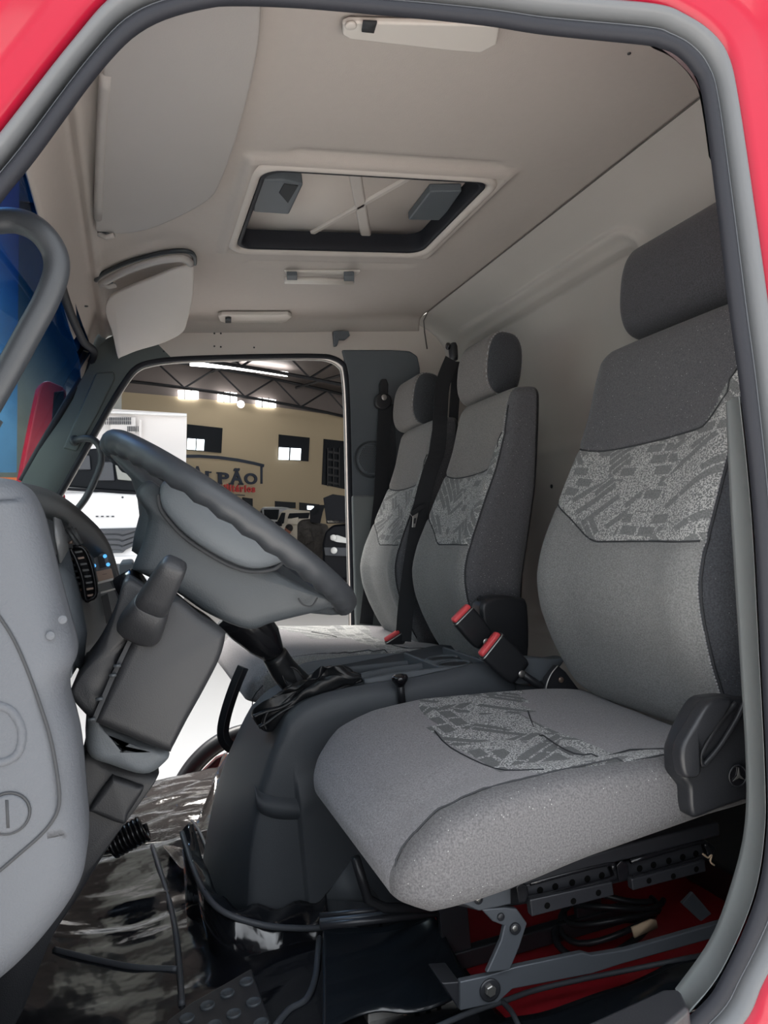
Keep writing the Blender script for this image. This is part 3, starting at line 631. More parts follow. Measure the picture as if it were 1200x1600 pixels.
# dash body, centre and far part, mostly hidden by the wheel
pf = [(.06, .74), (.075, .80), (.13, .835), (.30, .86), (.50, .86), (.50, .30), (.20, .30), (.13, .45), (.08, .62)]
R = []
for x, s_ in [(.29, 1), (.6, 1), (.9, 1), (1.3, 1), (1.6, 1), (1.88, 1)]:
    R.append([Vector((x, y+.06*(1 if y < .3 else 0)*s_+.03*ss(.9, 1.2, x)*(y < .3), z-.045*ss(.5, 1.3, x))) for y, z in pf])
MB().rings(R).out('lower_body', 'dark_plastic', dash, bevel=.02)
MB().prism([at(a, b, x=1.25) for a, b in [(186,880),(208,878),(216,900),(230,915),(232,950),(190,960)]], (.5, .0, 0)).out('glove_box', 'mid_plastic', dash, bevel=.006)
# ================================================================== STEERING WHEEL
wd = Vector((0, -.757, -.653)).normalized(); wn = Vector((0, -.653, .757)).normalized(); wx = Vector((1, 0, 0))
p0 = at(176,690,x=.40); p1 = at(536,943,x=.40); wc = (p0+p1)/2; wc.x = .42; wdir = (p1-p0); wdir.x = 0; WRr = wdir.length/2; wd = wdir.normalized(); wn = Vector((0, wd.z, -wd.y)); wn = wn if wn.z > 0 else -wn
wheel = empty('steering_wheel', (0, 0, 0), 'dark grey steering wheel with finger grips, seen edge on', 'steering wheel')
rg = []
NW = 144
for i in range(NW+1):
    t = 2*math.pi*i/NW; d = wd*math.cos(t)+wx*math.sin(t); c = wc+d*WRr*1.0; ring_ = []
    for k in range(16):
        a = 2*math.pi*k/16; g = 1.0
        if math.sin(a) < -.1: g = 1+.11*math.cos(t*36)*(-math.sin(a))
        ring_.append(c+d*.0165*math.cos(a)*g+wn*.0165*math.sin(a)*g)
    rg.append(ring_)
MB().rings(rg, cap=False).out('rim', 'wheel_rim_mat', wheel)
# hub body under the rim: broad cone with two wide spokes
def wp(d, x, n): return wc+wd*d+wx*x+wn*n
hubp = at(215,893,x=.42); hubq = at(385,985,x=.42)
def wcoord(p): q = p-wc; return q.dot(wd), q.dot(wn)
R = []
for n_, dl, dr, xw in [(-.006, -.205, .205, .03), (-.014, -.195, .205, .05), (-.024, -.150, .19, .07), (-.040, -.128, .16, .08), (-.060, -.11, .11, .08), (-.085, -.10, .07, .08), (-.105, -.09, .04, .07)]:
    R.append([wp((dl+dr)/2+(dr-dl)/2*sgp(math.cos(2*math.pi*k/48), .6), xw*sgp(math.sin(2*math.pi*k/48), .6), n_) for k in range(48)])
hub = MB().rings(R).out('hub', 'dark_plastic', wheel)
# airbag pad bulging towards the driver on the near side of the hub
pp = [(250,768),(256,752),(285,750),(335,768),(385,795),(435,838),(455,868),(425,884),(395,888),(365,880),(330,862),(290,835),(262,805),(251,785)]
cx_ = .318
P3 = spline([at(a, b, x=cx_) for a, b in pp], 3, True); cc = sum(P3, Vector())/len(P3)
R = [[cc+(p-cc)*s+Vector((xo, 0, 0)) for p in P3] for s, xo in ((1.0, .03), (1.0, .0), (.985, -.005), (.94, -.009), (.8, -.013), (.5, -.016), (.15, -.017))]
pad = MB().rings(R).out('horn_pad', 'mid_plastic', wheel)
MB().tube([p+Vector((-.0005, 0, -.0)) for p in spline([at(a, b, x=cx_) for a, b in [(247,772),(250,793),(262,812),(290,841),(330,868),(365,886),(395,893),(428,889),(446,874)]], 5)], .0026, 8).out('pad_gap', 'seam_dark', pad)
MB().tube(spline([at(a, b, x=.32) for a, b in [(466,935),(474,945),(487,947),(496,934)]], 5), .0012, 6).out('cover_joint', 'seam_dark', hub)
# near flank plates of the hub so its side reads as one broad moulding
flank = [(213,770),(232,748),(255,762),(300,790),(380,850),(455,905),(530,940),(536,948),(500,957),(430,974),(390,985),(330,962),(285,932),(240,906),(213,893),(208,886),(222,850),(232,805)]
P4 = [at(a, b, x=.338) for a, b in flank]; c4 = sum(P4, Vector())/len(P4)
R = [[c4+(p-c4)*s+Vector((xo, 0, 0)) for p in spline(P4, 4, True)] for s, xo in ((.96, .13), (1.0, .06), (1.0, .025), (.992, .010), (.97, .002), (.93, -.004), (.8, -.008), (.5, -.010), (.1, -.010))]
MB().rings(R).out('hub_cover', 'dark_plastic', hub)
# ================================================================== STEERING COLUMN
col = empty('steering_column', (0, 0, 0), 'dark steering column shroud with split seam below the wheel', 'steering column')
def rprism(pix, x0, x1, r, m, name, parent, n=5, k=4, label=None):
    P_ = spline([at(a, b, x=x0) for a, b in pix], k, True) if k > 1 else [at(a, b, x=x0) for a, b in pix]
    c = sum(P_, Vector())/len(P_); R = []
    for i in range(n+1):
        a = i/n*math.pi/2; R.append([p+(c-p).normalized()*r*(1-math.sin(a))+Vector((r*(1-math.cos(a))-0*r, 0, 0)) for p in P_])
    for i in range(n+1):
        a = i/n*math.pi/2; R.append([p+(c-p).normalized()*r*(1-math.cos(a))+Vector((x1-x0-r+r*math.sin(a), 0, 0)) for p in P_])
    o = MB().rings(R).out(name, m, parent)
    if label: o['label'] = label
    return o
low = rprism([(238,965),(262,938),(282,936),(315,962),(350,985),(354,995),(345,1030),(320,1080),(292,1130),(270,1172),(264,1178),(230,1166),(190,1150),(152,1133),(147,1127),(158,1100),(175,1060),(196,1015),(215,985)], .26, .48, .014, 'column_plastic', 'lower_shroud', col)
up = rprism([(196,905),(225,915),(262,938),(242,960),(214,985),(197,1012),(175,1058),(157,1098),(146,1126),(135,1120),(115,1098),(108,1085),(120,1060),(150,1018),(178,960)], .27, .47, .010, 'column_plastic', 'upper_shroud', col)
MB().prism([at(a, b, x=.262) for a, b in [(200,1000),(206,1003),(178,1062),(148,1132),(142,1128),(170,1062)]], (.1, 0, 0)).out('shroud_gap', 'seam_dark', col, smooth=False)
for a, b in [(183,1040),(176,1055),(155,1092),(143,1124)]: MB().box(at(a, b, x=.258), (.006, .008, .003)).out('clip', 'dark_plastic', col)
rprism([(212,992),(240,1008),(246,1000),(256,975),(254,968),(235,960),(210,975)], .255, .30, .004, 'mid_plastic', 'stalk_collar', col)
rprism([(135,1112),(150,1130),(190,1150),(262,1178),(255,1200),(225,1215),(170,1200),(135,1180)], .29, .50, .02, 'mid_plastic', 'lower_collar', col)
rprism([(128,1180),(175,1195),(240,1210),(248,1215),(228,1245),(195,1290),(175,1320),(150,1360),(120,1410),(80,1470),(50,1540),(20,1610),(-60,1700),(-60,1500),(60,1400),(110,1300)], .33, .56, .015, 'column_plastic', 'column_shaft_cover', col)
rprism([(172,1218),(180,1216),(215,1228),(224,1236),(200,1275),(192,1290),(145,1272),(140,1264)], .318, .36, .008, 'column_plastic', 'adjuster_lever', col)
MB().disc(at(192,925,x=.40), (-.3, -1, .5), .022, .03, 20).out('ignition_lock', 'black_gloss', col)
MB().rings([[at(187,910,x=.4), at(204,924,x=.4)], [at(190,909,x=.41), at(206,920,x=.41)]], closed=False).out('ignition_key', 'chrome', col, solid=.003)
# combination stalk pointing at the camera
stk = empty('control_stalk', (0, 0, 0), 'thick tapered dark stalk sticking out from the steering column', 'control stalk')
a0 = at(217,985,x=.262); a1 = at(238,945,x=.225); a2 = at(256,915,x=.205); a3 = at(279,874,x=.185)
ax = (a3-a0).normalized(); sxv = Vector((1, 0, 0)); sxv = (sxv-ax*sxv.dot(ax)).normalized(); syv = ax.cross(sxv)
def sec(c, w_, h_): w_ *= 1.14; return [c+syv*w_*sgp(math.cos(2*math.pi*k/32), .6)+sxv*h_*sgp(math.sin(2*math.pi*k/32), .6) for k in range(32)]
def wpx(c, px_): return px_*(c-CAM).length/FPX
MB().rings([sec(a0-ax*.006, .017, .016), sec(a0, .022, .02), sec(a0+ax*.006, .0235, .022), sec(a0.lerp(a1, .5), .0215, .02), sec(a1, .0175, .018), sec(a1+ax*.001, .0165, .017)]).out('base_sleeve', 'column_plastic', stk)
e_ = (a3-a1).length
MB().rings([sec(a1+ax*.001, .0163, .0165), sec(a1+ax*.003, .0172, .0175)]+[sec(a1+ax*e_*t, .0172-.0045*t, .0172-.004*t) for t in (.3, .6, .8)]+[sec(a1+ax*e_*t, s, s) for t, s in ((.92, .0124), (.97, .0108), (1.0, .0075), (1.01, .003))]).out('end_cap', 'column_plastic', stk)
# ================================================================== ENGINE CONSOLE
con = empty('engine_console', (0, 0, 0), 'dark plastic engine cover and tray between the seats', 'console')
# side profile of the near face (y, top z) and its foot
top = [at(a, b, x=.78) for a, b in [(452,1118),(475,1098),(520,1081),(580,1069),(640,1062)]]+[Vector((.78, -.60, .437)), Vector((.78, -.72, .437)), Vector((.78, -.765, .35)), Vector((.78, -.95, .33))]
top = spline(top, 4)
def front_edge(t): return None
fe = spline([at(a, b, x=.78) for a, b in [(452,1118),(441,1142),(430,1166),(417,1205),(406,1240),(396,1290),(389,1340),(384,1425)]], 4)
ff_ = spline([at(a, b, x=1.0) for a, b in [(405,1108),(390,1135),(376,1165),(358,1207),(346,1245),(335,1290),(325,1345),(318,1400)]], 4)
R = []
XS = [.765, .768, .775, .79, .82, .90, 1.0, 1.05, 1.07, 1.08, 1.083]
NT = len(top)
rows = []
for j, p in enumerate(top):
    foot = Vector((p.x-.012, p.y, .0)); row = []
    fy = interp([(0, 0), (1, 1)], 0)
    for k in range(19):
        t = k/18; z = p.z*t; x = .775-.020*(1-t)
        if j < 16: pass
        x += .012*math.exp(-((z-.262)/.012)**2)*-1*ss(-.16, -.20, p.y)*ss(-.42, -.34, p.y) - .014*ss(.262, .25, z)*ss(-.17, -.22, p.y)
        row.append(Vector((x, p.y, z)))
    row[-1] = Vector((.785, p.y, p.z))
    g = ff_[0]
    for x in (.80, .808, .812, .9, 1.03, 1.062, 1.066): t = ss(.74, 1.0, x)*max(0, 1-j/16); row.append(Vector((x, p.y+(g.y-top[0].y)*t, p.z+(g.z-top[0].z)*t-.034*ss(.80, .812, x)*ss(1.066, 1.062, x)*ss(-.36, -.40, p.y)*ss(-.765, -.75, p.y))))
    row.append(Vector((1.09, p.y, .0))); rows.append(row)
# slanted nose in front of the first row
nose = []
for j, q in enumerate(fe[1:]):
    row = []
    for k in range(19): t = k/18; row.append(Vector((.775-.020*(1-t)+.0, q.y, q.z*t)))
    g = ff_[j+1]; row[-1] = Vector((.782, q.y, q.z))
    for x in (.80, .84, .9, 1.0, 1.05, 1.07, 1.08): t = ss(.74, 1.0, x); row.append(Vector((x, q.y+(g.y-q.y)*t, q.z+(g.z-q.z)*t)))
    row.append(Vector((1.09, g.y, 0))); nose.append(row)
cb = MB().rings(list(reversed(nose))+rows, cap=True, closed=False).out('cover', 'console_plastic', con)
# storage tray with raised walls on top
def tray_wall(pix, x, th=.006, h=.03, name='tray_wall', m='mid_plastic'):
    P_ = spline([at(a, b, x=x) for a, b in pix], 4); R = [[p+Vector((0, 0, -h)), p+Vector((0, 0, -.002)), p+Vector((.002, 0, 0)), p+Vector((th-.002, 0, 0)), p+Vector((th, 0, -.002)), p+Vector((th, 0, -h))] for p in P_]
    return MB().rings(R).out(name, m, con)
tray_wall([(570,1062),(620,1052),(680,1045),(705,1043),(725,1052),(760,1062),(800,1068),(850,1075),(900,1085)], .80, .012, .05)
tray_wall([(545,1057),(600,1045),(650,1038),(700,1030),(760,1032),(800,1038)], .94, .01, .03)
tray_wall([(455,1043),(490,1034),(540,1027),(600,1022),(650,1022),(700,1026),(740,1031)], 1.075, .014, .09)
tray_wall([(470,1052),(530,1044),(600,1036),(660,1030),(690,1028)], 1.04, .006, .02)
for y_ in (-.60, -.70): MB().box((.94, y_, .418), (.26, .008, .038)).out('tray_divider', 'mid_plastic', con, bevel=.003)
for x_, y_ in ((.98, -.66), (.90, -.655)):
    c = Vector((x_, y_, .425)); MB().torus(c, (0, 0, 1), .036, .004, 32, 8).out('cup_rim', 'mid_plastic', con); MB().disc(c-Vector((0, 0, .002)), (0, 0, 1), .034, .002, 24).out('cup_well', 'black_plastic', con)
# ledge highlight fold on near face
MB().rings([[p+Vector((0, 0, .012)), p+Vector((-.010, 0, .004)), p+Vector((-.016, 0, -.006)), p+Vector((-.012, 0, -.02)), p+Vector((0, 0, -.03))] for p in spline([at(a, b, x=.768) for a, b in [(398,1236),(410,1248),(440,1256),(490,1256),(540,1250),(600,1240)]], 4)], cap=True, closed=False).out('side_ledge', 'console_plastic', con)
MB().tube([at(a, b, x=.745) for a, b in [(508,1398),(525,1380),(548,1350)]], .0015, 6).out('cover_joint', 'seam_dark', con)
# small black pull knob
kn = empty('pull_knob', (0, 0, 0), 'small black pull knob standing on the console behind the gear boot', 'knob')
kc = at(625,1062,x=.76)
MB().tube([kc-Vector((0, 0, .05)), kc-Vector((0, 0, .0))], [.008, .007], 14).out('stem', 'black_plastic', kn)
MB().rings([[kc+Vector((r_*math.cos(a), r_*math.sin(a), h)) for a in [2*math.pi*k/24 for k in range(24)]] for r_, h in ((.007, -.014), (.012, -.006), (.0158, -.001), (.0165, .004), (.014, .0085), (.008, .0105), (.001, .011))]).out('cap', 'black_gloss', kn)
# ================================================================== GEAR LEVER
gl_ = empty('gear_lever', (0, 0, 0), 'black gear lever with a wrinkled leather boot under the steering wheel', 'gear lever')
g0 = at(388,975,x=.86); g1 = at(412,1000,x=.86); g2 = at(430,1024,x=.86); g3 = at(446,1050,x=.87); g4 = at(480,1085,x=.88)
k_ = (g0-CAM).length/FPX
MB().tube([g0-(g1-g0)*.9, g0, g1, g2-(g2-g1)*.15, g2], [.5*70*k_, .5*68*k_, .5*58*k_, .5*36*k_, .5*32*k_], 24).out('knob', 'black_gloss', gl_)
ck = MB().tube(spline([g2-(g2-g1)*.05, g3, g4, g4+(g4-g3)*.3], 4), [.5*k_*w_ for w_ in (38,40,41,42,43,44,45,46,48,50,52,54,56)][:len(spline([g2, g3, g4, g4], 4))], 24).out('leather_collar', 'leather', gl_)
op = [at(a, b, x=.845) for a, b in [(440,1048),(458,1043),(472,1056),(478,1072),(474,1082),(456,1088),(450,1075)]]
MB().tube(spline(op, 5, True), .0022, 6).out('collar_fold', 'leather', gl_)
o = MB(); o.add(spline(op, 5, True), [tuple(range(len(spline(op, 5, True))))]); o.out('collar_opening', 'seam_dark', gl_, smooth=False)
# boot: crumpled leather skirt lying over the console top
bo = [(392,1118),(400,1108),(430,1092),(462,1085),(500,1062),(512,1045),(530,1040),(548,1046),(568,1058),(560,1066),(530,1075),(490,1092),(450,1118),(425,1142),(405,1138)]
P_ = spline([at(a, b, x=.84-.05*(a-392)/170) for a, b in bo], 4, True); cb_ = sum(P_, Vector())/len(P_)+Vector((.0, 0, .02)); n_ = len(P_); R = []
for i in range(15):
    t = i/14; rr = []
    for k, p in enumerate(P_):
        q = p.lerp(cb_, t); h = noise.noise(Vector((k*.33, t*3.5, 1.7)))*.010+noise.noise(Vector((k*.8, t*6, 9)))*.004
        rr.append(q+Vector((-.012*math.sin(math.pi*min(1, t*1.6)), 0, .014*math.sin(math.pi*t*.9)+h)))
    R.append(rr)
R = [[p+Vector((.05, 0, -.012)) for p in P_]]+R
MB().rings(R).out('boot', 'leather', gl_, sub=1)
for seg in ([(395,1120),(415,1112),(440,1105),(462,1092),(480,1080)], [(404,1136),(418,1128),(440,1112),(470,1097),(500,1085),(540,1072),(566,1062)], [(418,1112),(412,1128),(416,1140)], [(512,1072),(520,1052),(532,1044),(545,1048),(552,1058)], [(528,1066),(545,1052),(563,1056)]):
    MB().tube(spline([at(a, b, x=.815) for a, b in seg], 4), .006, 8, flat=.7).out('boot_fold', 'leather', gl_)
# ================================================================== BELTS
def buckle(label, c0, c1, x0, wpx_, m=None, stalk=None, thick=.022):
    r_ = empty('belt_buckle', (0, 0, 0), label, 'seat belt buckle', None)
    A = at(*c0, x=x0); B = at(*c1, x=x0); ax = (B-A).normalized(); yv = Vector((1, 0, 0)).cross(ax).normalized(); w2 = wpx_/2*(A-CAM).length/FPX
    xv = Vector((1, 0, 0))
    def rr(c, a, b): return [c+yv*a*sgp(math.cos(2*math.pi*k/24), .35)+xv*b*sgp(math.sin(2*math.pi*k/24), .4) for k in range(24)]
    L_ = (B-A).length
    MB().rings([rr(A+ax*.006, w2*.97, thick/2*.97), rr(A+ax*.010, w2, thick/2), rr(A+ax*L_*.55, w2*1.0, thick/2), rr(A+ax*L_*.9, w2*.92, thick/2*.9), rr(B, w2*.80, thick/2*.8)]).out('body', 'black_plastic', r_)
    MB().rings([rr(A+ax*.009, w2*.90, thick/2*.86), rr(A+ax*.001, w2*.90, thick/2*.86), rr(A-ax*.003, w2*.82, thick/2*.7)]).out('release_button', 'buckle_red', r_)
    MB().rings([rr(A+ax*.011, w2*1.02, thick/2*1.05), rr(A+ax*.008, w2*1.02, thick/2*1.05)]).out('metal_edge', 'zinc', r_)
    if stalk:
        S_ = [at(a, b, x=x) for a, b, x in stalk]; MB().tube([B-ax*.01]+S_, .008, 12).out('cable_stalk', 'black_plastic', r_); MB().torus(S_[-1]-(S_[-1]-S_[-2]).normalized()*.01, (S_[-1]-S_[-2]), .0085, .002, 16, 6).out('stalk_ring', 'zinc', r_)
        MB().disc(B+Vector((-.004, 0, 0)), (-1, 0, 0), .008, .006, 10).out('rivet', 'zinc', r_)
    return r_
buckle('black belt buckle with red slot, upper left of the pair by the driver backrest', (719,957), (757,1002), .80, 40, stalk=[(790,1030,.80), (830,1060,.80)])
buckle('black belt buckle with wide red button, lower one of the pair by the driver backrest', (763,1005), (812,1052), .74, 50, stalk=[(838,1068,.74), (868,1086,.73)])
b3 = buckle('small black buckle with red button lying between the two passenger backrests', (612,992), (622,1010), 1.36, 30)
br_ = empty('belt_anchor', (0, 0, 0), 'black metal belt anchor bracket beside the driver backrest', 'bracket')
MB().prism([at(a, b, x=.725) for a, b in [(848,1085),(856,1060),(872,1040),(884,1050),(905,1078),(900,1092)]], (.02, 0, 0)).out('plate', 'black_steel', br_, bevel=.002)
MB().tube(spline([at(a, b, x=.72) for a, b in [(852,1085),(855,1068),(862,1052),(872,1040)]], 4), .0015, 6).out('bright_rim', 'zinc', br_)
MB().disc(at(876,1062,x=.722), (-1, 0, 0), .006, .004, 12).out('bolt', 'wood_metal', br_)
rc = rprism([(752,948),(765,935),(785,930),(810,934),(826,945),(826,1030),(800,1060),(764,1020),(757,990)], .845, .90, .012, 'black_plastic', 'recliner_cover', passenger_bench)
MB().prism([at(a, b, x=.865) for a, b in [(747,935),(752,930),(760,950),(757,954)]], (.01, 0, 0)).out('recliner_tab', 'black_plastic', passenger_bench, bevel=.001)
rprism([(806,1030),(862,1030),(884,1030),(850,1065),(800,1066)], .76, .80, .006, 'mid_plastic', 'rear_cover', con)
# belt of the middle seat: top guide on the rear wall, strap down over the far backrest
bm_ = empty('seat_belt', (0, 0, 0), 'black seat belt hanging from the rear wall guide down between passenger backrests', 'seat belt')
cg = at(708,548,x=1.47)
MB().rings([[cg+Vector((0, s*.012*sgp(math.cos(2*math.pi*k/16), .6)+.0, 0))+Vector((.0, 0, .0))+Vector((.016*math.sin(2*math.pi*k/16), 0, h)) for k in range(16)] for h, s in ((-.03, .8), (-.02, 1), (.012, 1.1), (.022, .7))]).out('guide', 'black_plastic', bm_)
MB().disc(cg+Vector((0, .012, .014)), (0, 1, 0), .011, .008, 16).out('guide_bolt', 'black_gloss', bm_)
s1 = [at(a, b, x=x) for a, b, x in [(706,562,1.44), (692,600,1.42), (688,650,1.395), (684,700,1.385), (671,740,1.375), (658,790,1.37), (648,850,1.36), (640,900,1.355), (634,950,1.35), (630,1002,1.35)]]
wv = []
for i in range(len(spline(s1, 4))):
    t = i/(len(spline(s1, 4))-1); wv.append(Vector((0, 1, .2)).lerp(Vector((1, .2, 0)), ss(.1, .5, t)*.25))
ribbon(spline(s1, 4), wv, .044, .003).out('strap', 'belt_webbing', bm_, smooth=False)
s2 = [at(a, b, x=x) for a, b, x in [(711,565,1.45), (712,600,1.45), (708,660,1.45)]]
ribbon(s2, Vector((0, 1, 0)), .03, .003).out('retractor_strap', 'belt_webbing', bm_, smooth=False)
tg = at(648,806,x=1.33)
MB().prism([at(a, b, x=1.335) for a, b in [(644,800),(655,793),(653,806),(649,824),(644,824),(645,810)]], (.003, 0, 0)).out('latch_tongue', 'zinc', bm_, bevel=.001)
MB().prism([at(a, b, x=1.334) for a, b in [(641,802),(656,790),(664,788),(666,792),(652,802),(644,807)]], (.006, 0, 0)).out('tongue_grip', 'black_plastic', bm_, bevel=.001)
MB().prism([at(a, b, x=1.3335) for a, b in [(647,810),(650.5,809),(649,818),(646.5,818)]], (.002, 0, 0)).out('tongue_slot', 'seam_dark', bm_, smooth=False)
# belt on the far pillar
bf = empty('seat_belt', (0, 0, 0), 'black seat belt on the far door pillar beside the speaker', 'seat belt')
MB().prism([at(a, b, x=1.855) for a, b in [(594,600),(597,592),(604,592),(607,600),(606,640),(595,640)]], (.02, 0, 0)).out('height_slide', 'black_plastic', bf, bevel=.003)
rprism([(588,620),(596,614),(610,618),(612,632),(600,640),(588,634)], 1.835, 1.86, .006, 'black_plastic', 'guide', bf)
MB().disc(at(600,621,x=1.836), (-1, 0, 0), .010, .004, 18).out('guide_bolt', 'zinc', bf)
ribbon([at(a, b, x=x) for a, b, x in [(602,630,1.845), (598,700,1.83), (594,780,1.83), (586,850,1.83), (578,920,1.83), (572,975,1.83)]], Vector((0, 1, 0)), .046, .003).out('strap', 'belt_webbing', bf, smooth=False)
ribbon([at(a, b, x=x) for a, b, x in [(606,632,1.85), (610,700,1.85), (606,800,1.85)]], Vector((.5, 1, 0)), .04, .003).out('return_strap', 'belt_webbing', bf, smooth=False)
# ================================================================== OVERHEAD ITEMS
def visor(label, pix, zc, th, roll=None, clip=None, plane=None, vm='visor_mat'):
    r_ = empty('sun_visor', (0, 0, 0), label, 'sun visor')
    n = Vector((0, 0, 1)); p0 = Vector((0, 0, zc))
    if plane: p0 = plane[0]; n = (plane[1]-p0).cross(plane[2]-p0).normalized(); n = n if n.z > 0 else -n
    P_ = spline([hit(a, b, p0, n) for a, b in pix], 4, True); c = sum(P_, Vector())/len(P_); R = []
    for s, h in ((.965, -.5), (.99, -.42), (1.0, -.2), (1, .2), (.99, .42), (.965, .5)): R.append([c+(p-c)*s+n*h*th for p in P_])
    MB().rings(R).out('panel', vm, r_)
    if roll: MB().tube(spline([at(a, b, z=zc-.004) for a, b in roll], 4), .009, 10).out('rolled_edge', 'visor_mat', r_)
    if clip:
        c = at(*clip, z=zc-.012); MB().disc(c+Vector((0, 0, .010)), (0, 0, -1), .014, .006, 16).out('pivot_base', 'dark_plastic', r_); MB().tube([c+Vector((0, .012, .004)), c+Vector((0, -.004, -.004)), c+Vector((-.01, -.02, -.002))], .006, 10).out('pivot_arm', 'visor_mat', r_)
    return r_
visor('large grey driver side sun visor along the top left of the roof', [(160,110),(155,200),(152,300),(149,345),(152,358),(180,362),(230,355),(285,332),(325,308),(342,285),(366,220),(388,140),(402,70),(407,10),(408,-80),(300,-90),(180,-80),(163,0)], 1.452, .016, roll=[(165,115),(158,220),(153,340)], clip=(163,368))
visor('smaller beige passenger sun visor hanging below the large one', [(172,463),(200,448),(240,432),(275,418),(298,416),(303,425),(301,465),(293,500),(285,518),(255,534),(215,546),(190,556),(184,556),(176,520),(165,485)], 1.428, .012, roll=[(158,444),(172,436),(205,420),(250,407),(285,404),(298,412)], clip=(168,446), plane=(at(158,450,z=1.432), at(300,405,z=1.432), at(187,556,x=1.80)), vm='headliner_smooth')
lm = MB().tube(spline([at(a, b, z=1.462) for a, b in [(150,438),(160,428),(200,410),(250,396),(285,392),(302,398),(304,412)]], 4), .006, 8).out('recess_shade', 'dark_plastic', ceiling)  # dark strip standing in for the shade in the gap behind the visor
# roof hatch
rh = empty('roof_hatch', (0, 0, 0), 'square roof hatch with a cross ribbed lid in the ceiling', 'roof hatch')
def rect(x0, x1, y0, y1, z, r, n=6):
    pts = []
    for cx, cy, a0 in ((x1-r, y1-r, 0), (x0+r, y1-r, 90), (x0+r, y0+r, 180), (x1-r, y0+r, 270)):
        for i in range(n+1): a = math.radians(a0+90*i/n); pts.append(Vector((cx+r*math.cos(a), cy+r*math.sin(a), z)))
    return pts
R = [rect(HX0-o_, HX1+o_, HY0-o_, HY1+o_, z, .04+o_) for o_, z in ((.022, 1.468), (.020, 1.458), (.010, 1.452), (.0, 1.456), (-.003, 1.462), (-.003, 1.475))]
MB().rings(R, cap=False).out('frame', 'headliner_smooth', rh)
R = [rect(HX0-o_, HX1+o_, HY0-o_, HY1+o_, z, .04) for o_, z in ((-.004, 1.460), (-.010, 1.458), (-.014, 1.464), (-.012, 1.480), (-.012, 1.515))]
MB().rings(R, cap=False).out('rubber_seal', 'rubber', rh)
MB().rings([rect(HX0+.002, HX1-.002, HY0+.002, HY1-.002, z, .04) for z in (1.475, 1.55)], cap=False).out('shaft', 'black_plastic', rh)
LZ = 1.507
lid = MB().rings([rect(HX0-.01, HX1+.01, HY0-.01, HY1+.01, z, .05) for z in (LZ, LZ+.02)]).out('lid', 'headliner_smooth', rh)
def rib(a, b, w_):
    A = at(*a, z=LZ); B = at(*b, z=LZ); A.z = B.z = LZ; R = []
    d = (B-A).normalized(); s_ = Vector((-d.y, d.x, 0))
    def R_(k, h): return [A-d*0+s_*w_*k+Vector((0, 0, -h)), B+s_*w_*k+Vector((0, 0, -h)), B-s_*w_*k+Vector((0, 0, -h)), A-s_*w_*k+Vector((0, 0, -h))]
    MB().rings([R_(1, -.001), R_(1, .003), R_(.75, .007)]).out('rib', 'headliner_smooth', lid, bevel=.002)
rib((552,256), (572,368), .014); rib((488,362), (656,266), .008)
LB = MB().prism([at(a, b, z=LZ-.03) for a, b in [(400,283),(447,283),(474,290),(452,336),(395,332)]], (0, 0, .03)).out('latch_housing', 'mid_plastic', rh, bevel=.006)
MB().prism([at(a, b, z=LZ-.032) for a, b in [(444,288),(466,291),(450,318),(436,302)]], (0, 0, .004)).out('latch_opening', 'seam_dark', LB, bevel=.001)
MB().prism([at(a, b, z=LZ-.02) for a, b in [(672,300),(722,299),(690,345),(638,344)]], (0, 0, .02)).out('latch_plate', 'mid_plastic', rh, bevel=.004)
# grab handle near hatch, map light bar, hooks, dome lamp
gh = empty('roof_grip', (0, 0, 0), 'small folding grip on the ceiling behind the hatch', 'grip')
MB().prism([at(a, b, z=1.468) for a, b in [(444,421),(563,421),(556,428),(448,428)]], (0, 0, -.006)).out('mount_plate', 'white_plastic', gh, bevel=.002)
for a in (456, 545): MB().prism([at(p, q, z=1.458) for p, q in [(a-8,424),(a+8,424),(a+8,436),(a-8,436)]], (0, 0, -.012)).out('bracket', 'mid_plastic', gh, bevel=.002)
MB().tube([at(445,438,z=1.448), at(551,440,z=1.448)], .0095, 12).out('handle', 'white_plastic', gh)
lb = empty('lamp_bar', (0, 0, 0), 'slim white lamp bar with a tiny switch above the far door', 'lamp')
MB().prism([at(a, b, z=1.466) for a, b in [(340,488),(346,486),(450,486),(456,489),(448,496),(440,499),(350,498),(343,496)]], (0, 0, -.014)).out('lens', 'white_plastic', lb, bevel=.004)
MB().prism([at(a, b, z=1.449) for a, b in [(352,496),(361,496),(361,502),(352,502)]], (0, 0, -.006)).out('switch', 'dark_plastic', lb)
hk = empty('coat_hook', (0, 0, 0), 'small grey coat hook above the far door pillar', 'hook')
MB().disc(at(537,523,x=1.882), (-1, 0, 0), .013, .008, 16).out('mount', 'rear_wall_mat', hk)
MB().prism([at(a, b, x=1.862) for a, b in [(521,517),(545,517),(547,524),(540,530),(530,530),(527,540),(523,540)]], (.02, 0, 0)).out('hook_arm', 'mid_plastic', hk, bevel=.002)
dl = empty('dome_lamp', (0, 0, 0), 'white interior lamp with a dark switch at the top of the roof', 'lamp')
MB().prism([at(a, b, z=1.462) for a, b in [(534,28),(545,24),(780,30),(776,60),(750,74),(700,70),(545,52),(534,45)]], (0, 0, -.010)).out('housing', 'white_plastic', dl, bevel=.004)
MB().prism([at(a, b, z=1.451) for a, b in [(567,31),(589,32),(584,49),(565,47)]], (0, 0, -.003)).out('switch', 'seam_dark', dl)
MB().disc(at(548,38,z=1.451), (0, 0, -1), .008, .004, 16).out('screw_cover', 'white_plastic', dl)
